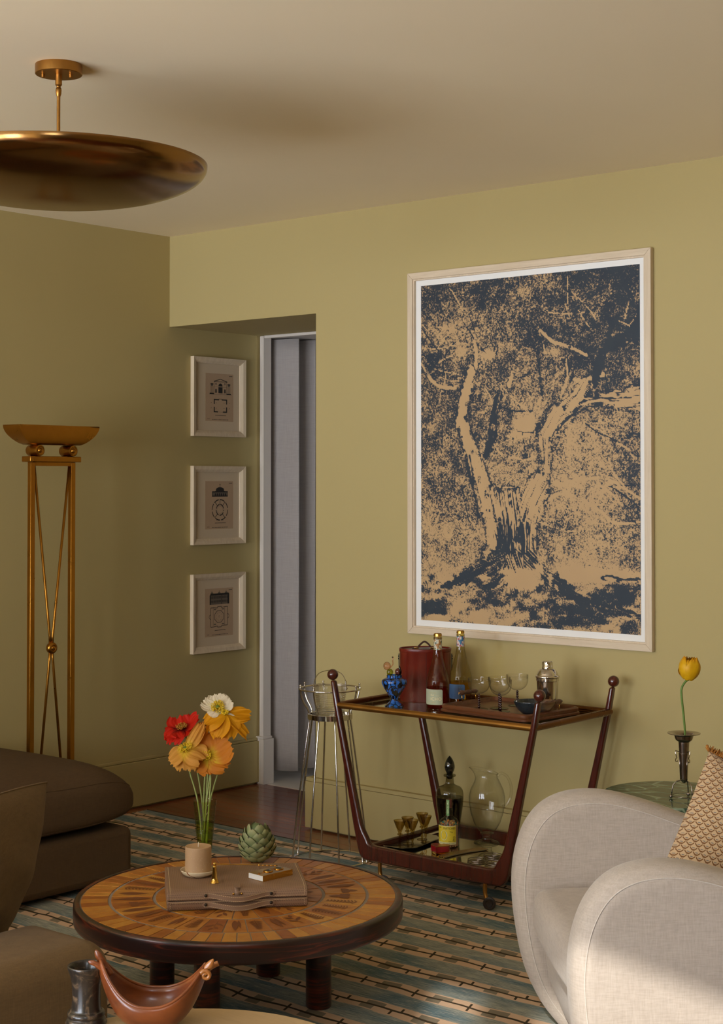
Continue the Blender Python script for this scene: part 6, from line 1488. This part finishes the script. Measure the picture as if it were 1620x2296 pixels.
# right end: a long pointed tongue, a blunt stub and a curl; left end: two spread horns
WLT = wood('carved_wood_light', '#7a431d', '#b0702f', 9, 'X', 0.32, 3, 0.25)
M().tube(cat_rom([(0.086, -0.005, 0.088), (0.098, -0.008, 0.104), (0.108, -0.010, 0.117), (0.114, -0.012, 0.127)], 5), [0.0062]*6 + [0.0068, 0.0070, 0.0072, 0.0072, 0.0068, 0.0060, 0.0050, 0.0036, 0.0022, 0.0012], 12, flat=0.7).build('tongue', WLT, wb_, smooth=180)
M().tube(cat_rom([(0.088, 0.008, 0.090), (0.102, 0.010, 0.102), (0.114, 0.012, 0.109), (0.121, 0.013, 0.112)], 5), 0.0052, 12, flat=0.7).build('tongue', WLT, wb_, smooth=180)
M().tube([(0.100 + (0.0022 + 0.0075 * k / 26) * math.cos(0.6 + k * 0.33), -0.016, 0.098 + (0.0022 + 0.0075 * k / 26) * math.sin(0.6 + k * 0.33)) for k in range(27)], [0.0030 + 0.0012 * k / 26 for k in range(27)], 10).build('curl', WLT, wb_, smooth=180)
M().tube(cat_rom([(-0.080, 0.004, 0.092), (-0.094, 0.006, 0.112), (-0.104, 0.006, 0.130), (-0.108, 0.005, 0.139)], 5), [0.0085]*4 + [0.0080]*4 + [0.007]*3 + [0.006, 0.005, 0.004, 0.0028, 0.0012], 12, flat=0.6).build('horn', wbm, wb_, smooth=180)
M().tube(cat_rom([(-0.090, -0.004, 0.104), (-0.106, -0.006, 0.116), (-0.120, -0.007, 0.121)], 5), [0.006]*5 + [0.005]*3 + [0.004, 0.0028, 0.0015], 12, flat=0.6).build('horn', wbm, wb_, smooth=180)

# ------------------------------------------------------------------ brass uplighter beside the left wall
GLD = brass('gilt_brass', '#a8742c', 0.30, 0.18, 12)
fl = thing('floor_lamp', 'tall gilt uplighter lamp with a boat bowl and crossed rods by the left wall', 'lamp', (0.300, -0.945, 0.0))
def boat(u, w):
    # rectangular bowl with curved-in sides
    z = 1.678 + 0.080 * w; k = math.sin(w * PI / 2) ** 0.75
    hy, hx2 = 0.128 + 0.082 * k, 0.030 + 0.026 * k
    P = [(hx2, hy), (-hx2, hy), (-hx2, -hy), (hx2, -hy)]; q = u * 4; i = int(q) % 4; f = q - int(q); a, b = P[i], P[(i+1) % 4]
    return (a[0] + (b[0] - a[0]) * f, a[1] + (b[1] - a[1]) * f, z)
bm_ = M().surf(boat, 32, 14, True); n = 14
bm_.add([boat(k / 32, 0) for k in range(32)], [tuple(range(32))])
bm_.build('lamp_bowl', GLD, fl, smooth=35, solid=0.003)
for sg in (-1, 1):
    T = Tr(0.0, sg * 0.088, 1.6525) @ Ry(PI/2)
    M().lathe([(0, -0.036), (0.0225, -0.036), (0.0238, -0.033), (0.0238, 0.030), (0.0225, 0.0345), (0.018, 0.0365), (0.0145, 0.034), (0.0115, 0.034), (0.0095, 0.0365), (0.0075, 0.035), (0.006, 0.0375), (0.0, 0.040)], 32, T).build('scroll_roller', GLD, fl, smooth=40)
    M().box(-0.011, sg * 0.107 - 0.0115, 0.0495, 0.011, sg * 0.107 + 0.0115, 1.604).build('post', GLD, fl, bev=0.0015, smooth=30)
M().box(-0.030, -0.135, 1.6045, 0.030, 0.135, 1.6285).build('cap_plate', GLD, fl, bev=0.003, smooth=30)
M().box(-0.009, -0.095, 1.588, 0.009, 0.095, 1.6042).build('cross_bar', GLD, fl, bev=0.001, smooth=30)
kz = 0.822
for sg in (-1, 1):
    M().tube([(0.001 * sg, sg * 0.092, 1.588), (0.001 * sg, sg * 0.007, kz + 0.05), (0.001 * sg, sg * 0.004, kz)], 0.0058, 10).build('brace_rod', GLD, fl, smooth=180)
    M().tube([(0.001 * sg, sg * 0.004, kz), (0.001 * sg, sg * 0.008, kz - 0.05), (0.001 * sg, sg * 0.084, 0.0495)], 0.0058, 10).build('brace_rod', GLD, fl, smooth=180)
M().lathe(smooth_prof([(0, -0.015), (0.020, -0.012), (0.0250, 0.0), (0.022, 0.010), (0.014, 0.0145), (0.0105, 0.012), (0.008, 0.015), (0.0, 0.0175)], 3), 32, Tr(0.004, 0, kz) @ Ry(PI/2)).build('roundel', GLD, fl, smooth=60)
M().box(-0.09, -0.15, 0.0005, 0.09, 0.15, 0.049).build('lamp_base', GLD, fl, bev=0.006, smooth=30)

# ------------------------------------------------------------------ brass dish pendant
pd = thing('pendant_light', 'large patinated brass dish pendant hanging from the ceiling', 'pendant lamp', (2.110, -2.371, 2.70))
M().lathe([(0, -0.0005), (0.0655, -0.0005), (0.0660, -0.002), (0.0660, -0.027), (0.0645, -0.0285), (0, -0.0285)], 56).build('canopy', BRONZE, pd, smooth=30)
for sg in (-1, 1): M().lathe([(0, -0.0286), (0.0055, -0.0286), (0.0055, -0.0375), (0.0045, -0.0385), (0, -0.0385)], 14, Tr(sg * 0.029, sg * 0.026 - 0.006, 0)).build('canopy_screw', BRONZE, pd, smooth=30)
M().lathe([(0, -0.0286), (0.0095, -0.0286), (0.0095, -0.058), (0.0070, -0.060), (0.0055, -0.064), (0.0075, -0.067), (0.0085, -0.073), (0.0075, -0.084), (0.0055, -0.090), (0, -0.090)], 20).build('stem_knuckle', BRONZE, pd, smooth=40)
M().lathe([(0, -0.0895), (0.0050, -0.0895), (0.0050, -0.352), (0, -0.352)], 14).build('stem', BRONZE, pd, smooth=40)
RD = 0.420; dz = -0.282
dprof2 = []
for k in range(33):
    a = PI / 2 * k / 32; dprof2.append((RD * math.sin(a) ** 1.0, dz - 0.112 * math.cos(a) ** 0.9 if k < 32 else dz))
ins = [(max(0, r - 0.003), z + 0.004) for r, z in dprof2[::-1]]
M().lathe([(0, dprof2[0][1])] + dprof2[1:] + [(RD, dz + 0.002)] + [(RD - 0.002, dz + 0.003)] + ins[1:-1] + [(0, dprof2[0][1] + 0.004)], 128).build('dish_shade', DISHM, pd, smooth=50)
M().lathe([(0, -0.350), (0.02, -0.350), (0.02, -0.389), (0, -0.389)], 24).build('dish_boss', BRONZE, pd, smooth=40)

# ------------------------------------------------------------------ green marble table, silver bud vase and tulip
gtz = 0.480
t = NT('green_marble'); v = t.co(); n = t.noise(v, 5, 5, 0.6, 1.5); ve = t.vor(t.co('Object', (1, 2.2, 1)), 7, 'DISTANCE_TO_EDGE'); n2 = t.noise(v, 30, 3)
cc = t.mix(n, '#24382c', '#4c6350'); cc = t.mix(t.step(t.math('ADD', ve, t.math('MULTIPLY', t.math('SUBTRACT', n2, 0.5), 0.12)), 0.05, 0.012), cc, '#8b9a80')
cc = t.mix(t.step(t.noise(t.co('Object', (1.5, 0.4, 1)), 4.2, 2, 0.5), 0.66, 0.70), cc, '#4d4440')
GMAR = t.bsdf(cc, 0.12, Specular_IOR_Level=0.25)
gt_ = thing('marble_table', 'round green marble side table behind the cream armchair', 'table', (3.000, -0.490, RUGZ))
gz_ = gtz - RUGZ
M().lathe([(0, gz_ - 0.024), (0.230, gz_ - 0.024), (0.2355, gz_ - 0.020), (0.2355, gz_ - 0.003), (0.2335, gz_), (0, gz_)], 72).build('table_top', GMAR, gt_, smooth=40)
M().lathe([(0, 0.0005), (0.15, 0.0005), (0.15, 0.02), (0.05, 0.03), (0.045, gz_ - 0.0245), (0, gz_ - 0.0245)], 40).build('pedestal', GMAR, gt_, smooth=40)
bvx, bvy = 3.060, -0.532
bd = thing('bud_vase', 'silver trumpet bud vase on three ball feet on the green marble table', 'vase', (bvx, bvy, gtz + 0.0005), math.radians(40.5))
M().lathe(smooth_prof([(0.0, 0.055), (0.0105, 0.057), (0.0125, 0.09), (0.0175, 0.180), (0.0178, 0.184), (0.021, 0.186), (0.0275, 0.192), (0.031, 0.203), (0.034, 0.2065), (0.052, 0.2110), (0.0535, 0.2125), (0.052, 0.2135), (0.030, 0.2095), (0.021, 0.194), (0.014, 0.180), (0.009, 0.09), (0.0, 0.07)], 4), 44).build('vase_body', SILVER, bd, smooth=50)
for k in range(3):
    a = 2*PI*k/3 + PI; c, s_ = math.cos(a), math.sin(a)
    M().tube([(0.008 * c, 0.008 * s_, 0.058), (0.024 * c, 0.024 * s_, 0.056), (0.036 * c, 0.036 * s_, 0.044), (0.040 * c, 0.040 * s_, 0.024), (0.041 * c, 0.041 * s_, 0.010)], 0.0020, 8).build('leg_wire', SILVER, bd, smooth=180)
    M().ball((0.043 * c, 0.043 * s_, 0.0062), 0.0060, 16).build('ball_foot', SILVER, bd, smooth=180)
    hpz = [(0.0150, 0.150), (0.0265, 0.150), (0.0245, 0.132), (0.0225, 0.126), (0.0165, 0.122)]
    M().tube([(r * c, r * s_, z) for r, z in [(0.0155, 0.152), (0.028, 0.156), (0.0285, 0.150), (0.0235, 0.132), (0.0275, 0.128), (0.0275, 0.121), (0.0225, 0.119), (0.0205, 0.123)]], 0.0015, 6).build('side_handle', SILVER, bd, smooth=60)
    M().tube([(0.0165 * c, 0.0165 * s_, 0.148), (0.0118 * c, 0.0118 * s_, 0.060)], 0.0012, 6).build('rib_wire', SILVER, bd, smooth=180)
M().tube([(0.0400 * math.cos(2*PI*k/40), 0.0400 * math.sin(2*PI*k/40), 0.0085) for k in range(40)], 0.0014, 6, closed=True).build('foot_ring', SILVER, bd, smooth=180)
M().tube([(0.0163 * math.cos(2*PI*k/32), 0.0163 * math.sin(2*PI*k/32), 0.147) for k in range(32)], 0.0012, 6, closed=True).build('collar_ring', SILVER, bd, smooth=180)
M().ball((0, 0, 0.056), 0.0072, 16).build('base_ball', SILVER, bd, smooth=180)
tuz = 0.868
tp = thing('tulip', 'single yellow tulip on a bent stem in the silver bud vase', 'flower', (bvx, bvy, gtz + 0.0755))
def tw_(r, z): return (RV.x * r, RV.y * r, z - gtz - 0.0755)
M().tube(cat_rom([tw_(0, 0.585), tw_(0.004, 0.68), tw_(0.000, 0.745), tw_(-0.007, 0.815), tw_(-0.006, 0.842), tw_(0.006, 0.862), tw_(0.016, 0.869)], 6), 0.0036, 10).build('stem', plain('tulip_stem', '#5d7a2c', 0.55, var=0.15), tp, smooth=180)
ttm = NT('tulip_petal'); r = ttm.attr('reach'); n = ttm.noise(ttm.co('Object', (1, 1, 0.25)), 140, 3)
cc = ttm.mix(n, '#c98c06', '#dfb012'); cc = ttm.mix(ttm.step(r, 0.75, 1.1), cc, '#c27a08')
TUL = ttm.bsdf(cc, 0.5, bump=n, bstr=0.15, Specular_IOR_Level=0.3)
def tulip_petal(L, W, seed, jag):
    rs = np.random.default_rng(seed); f1 = rs.uniform(4, 7); p1 = rs.uniform(0, 6)
    m = M(); N1, N2 = 15, 16
    def fn(u, w):
        s = (u - 0.5) * 2; hw = W * math.sin(PI * (0.06 + 0.80 * w)) ** 0.7
        ang = s * hw / 0.034; bel = 0.036 * (math.sin(PI * min(1, 0.10 + 0.72 * w)) ** 0.75)
        r_ = bel + 0.0015 * math.sin(f1 * s + p1) * w; z = L * w * (1 - 0.06 * s * s * w) + jag * 0.006 * max(0, w - 0.85) / 0.15 * math.sin(f1 * 2 * s + p1)
        return (r_ * math.cos(ang), r_ * math.sin(ang), z)
    m.surf(fn, N1, N2); me = m.mesh('petal', TUL, 180, False)
    at_ = me.attributes.new('reach', 'FLOAT', 'POINT'); at_.data.foreach_set('value', np.array([j / (N2 - 1) for i in range(N1) for j in range(N2)], np.float32)); return me
TB_ = frame_to(tuple(RV * 0.16 + UP * 1.0), tw_(0.014, 0.867))
for k in range(6):
    o = piece('petal', tulip_petal(0.072 + 0.004 * (k % 2) + (0.006 if k == 0 else 0), 0.036, 40 + k, 1 if k % 3 == 0 else 0.4), tp)
    o.matrix_basis = TB_ @ Rz(2*PI*k/6 + 0.5) @ (Matrix.Identity(4) if k % 2 else Matrix.Scale(0.93, 4))
o = piece('petal', tulip_petal(0.058, 0.022, 77, 1.0), tp); o.matrix_basis = TB_ @ Rz(math.radians(10)) @ Tr(0.006, 0, 0.004) @ Ry(0.35)
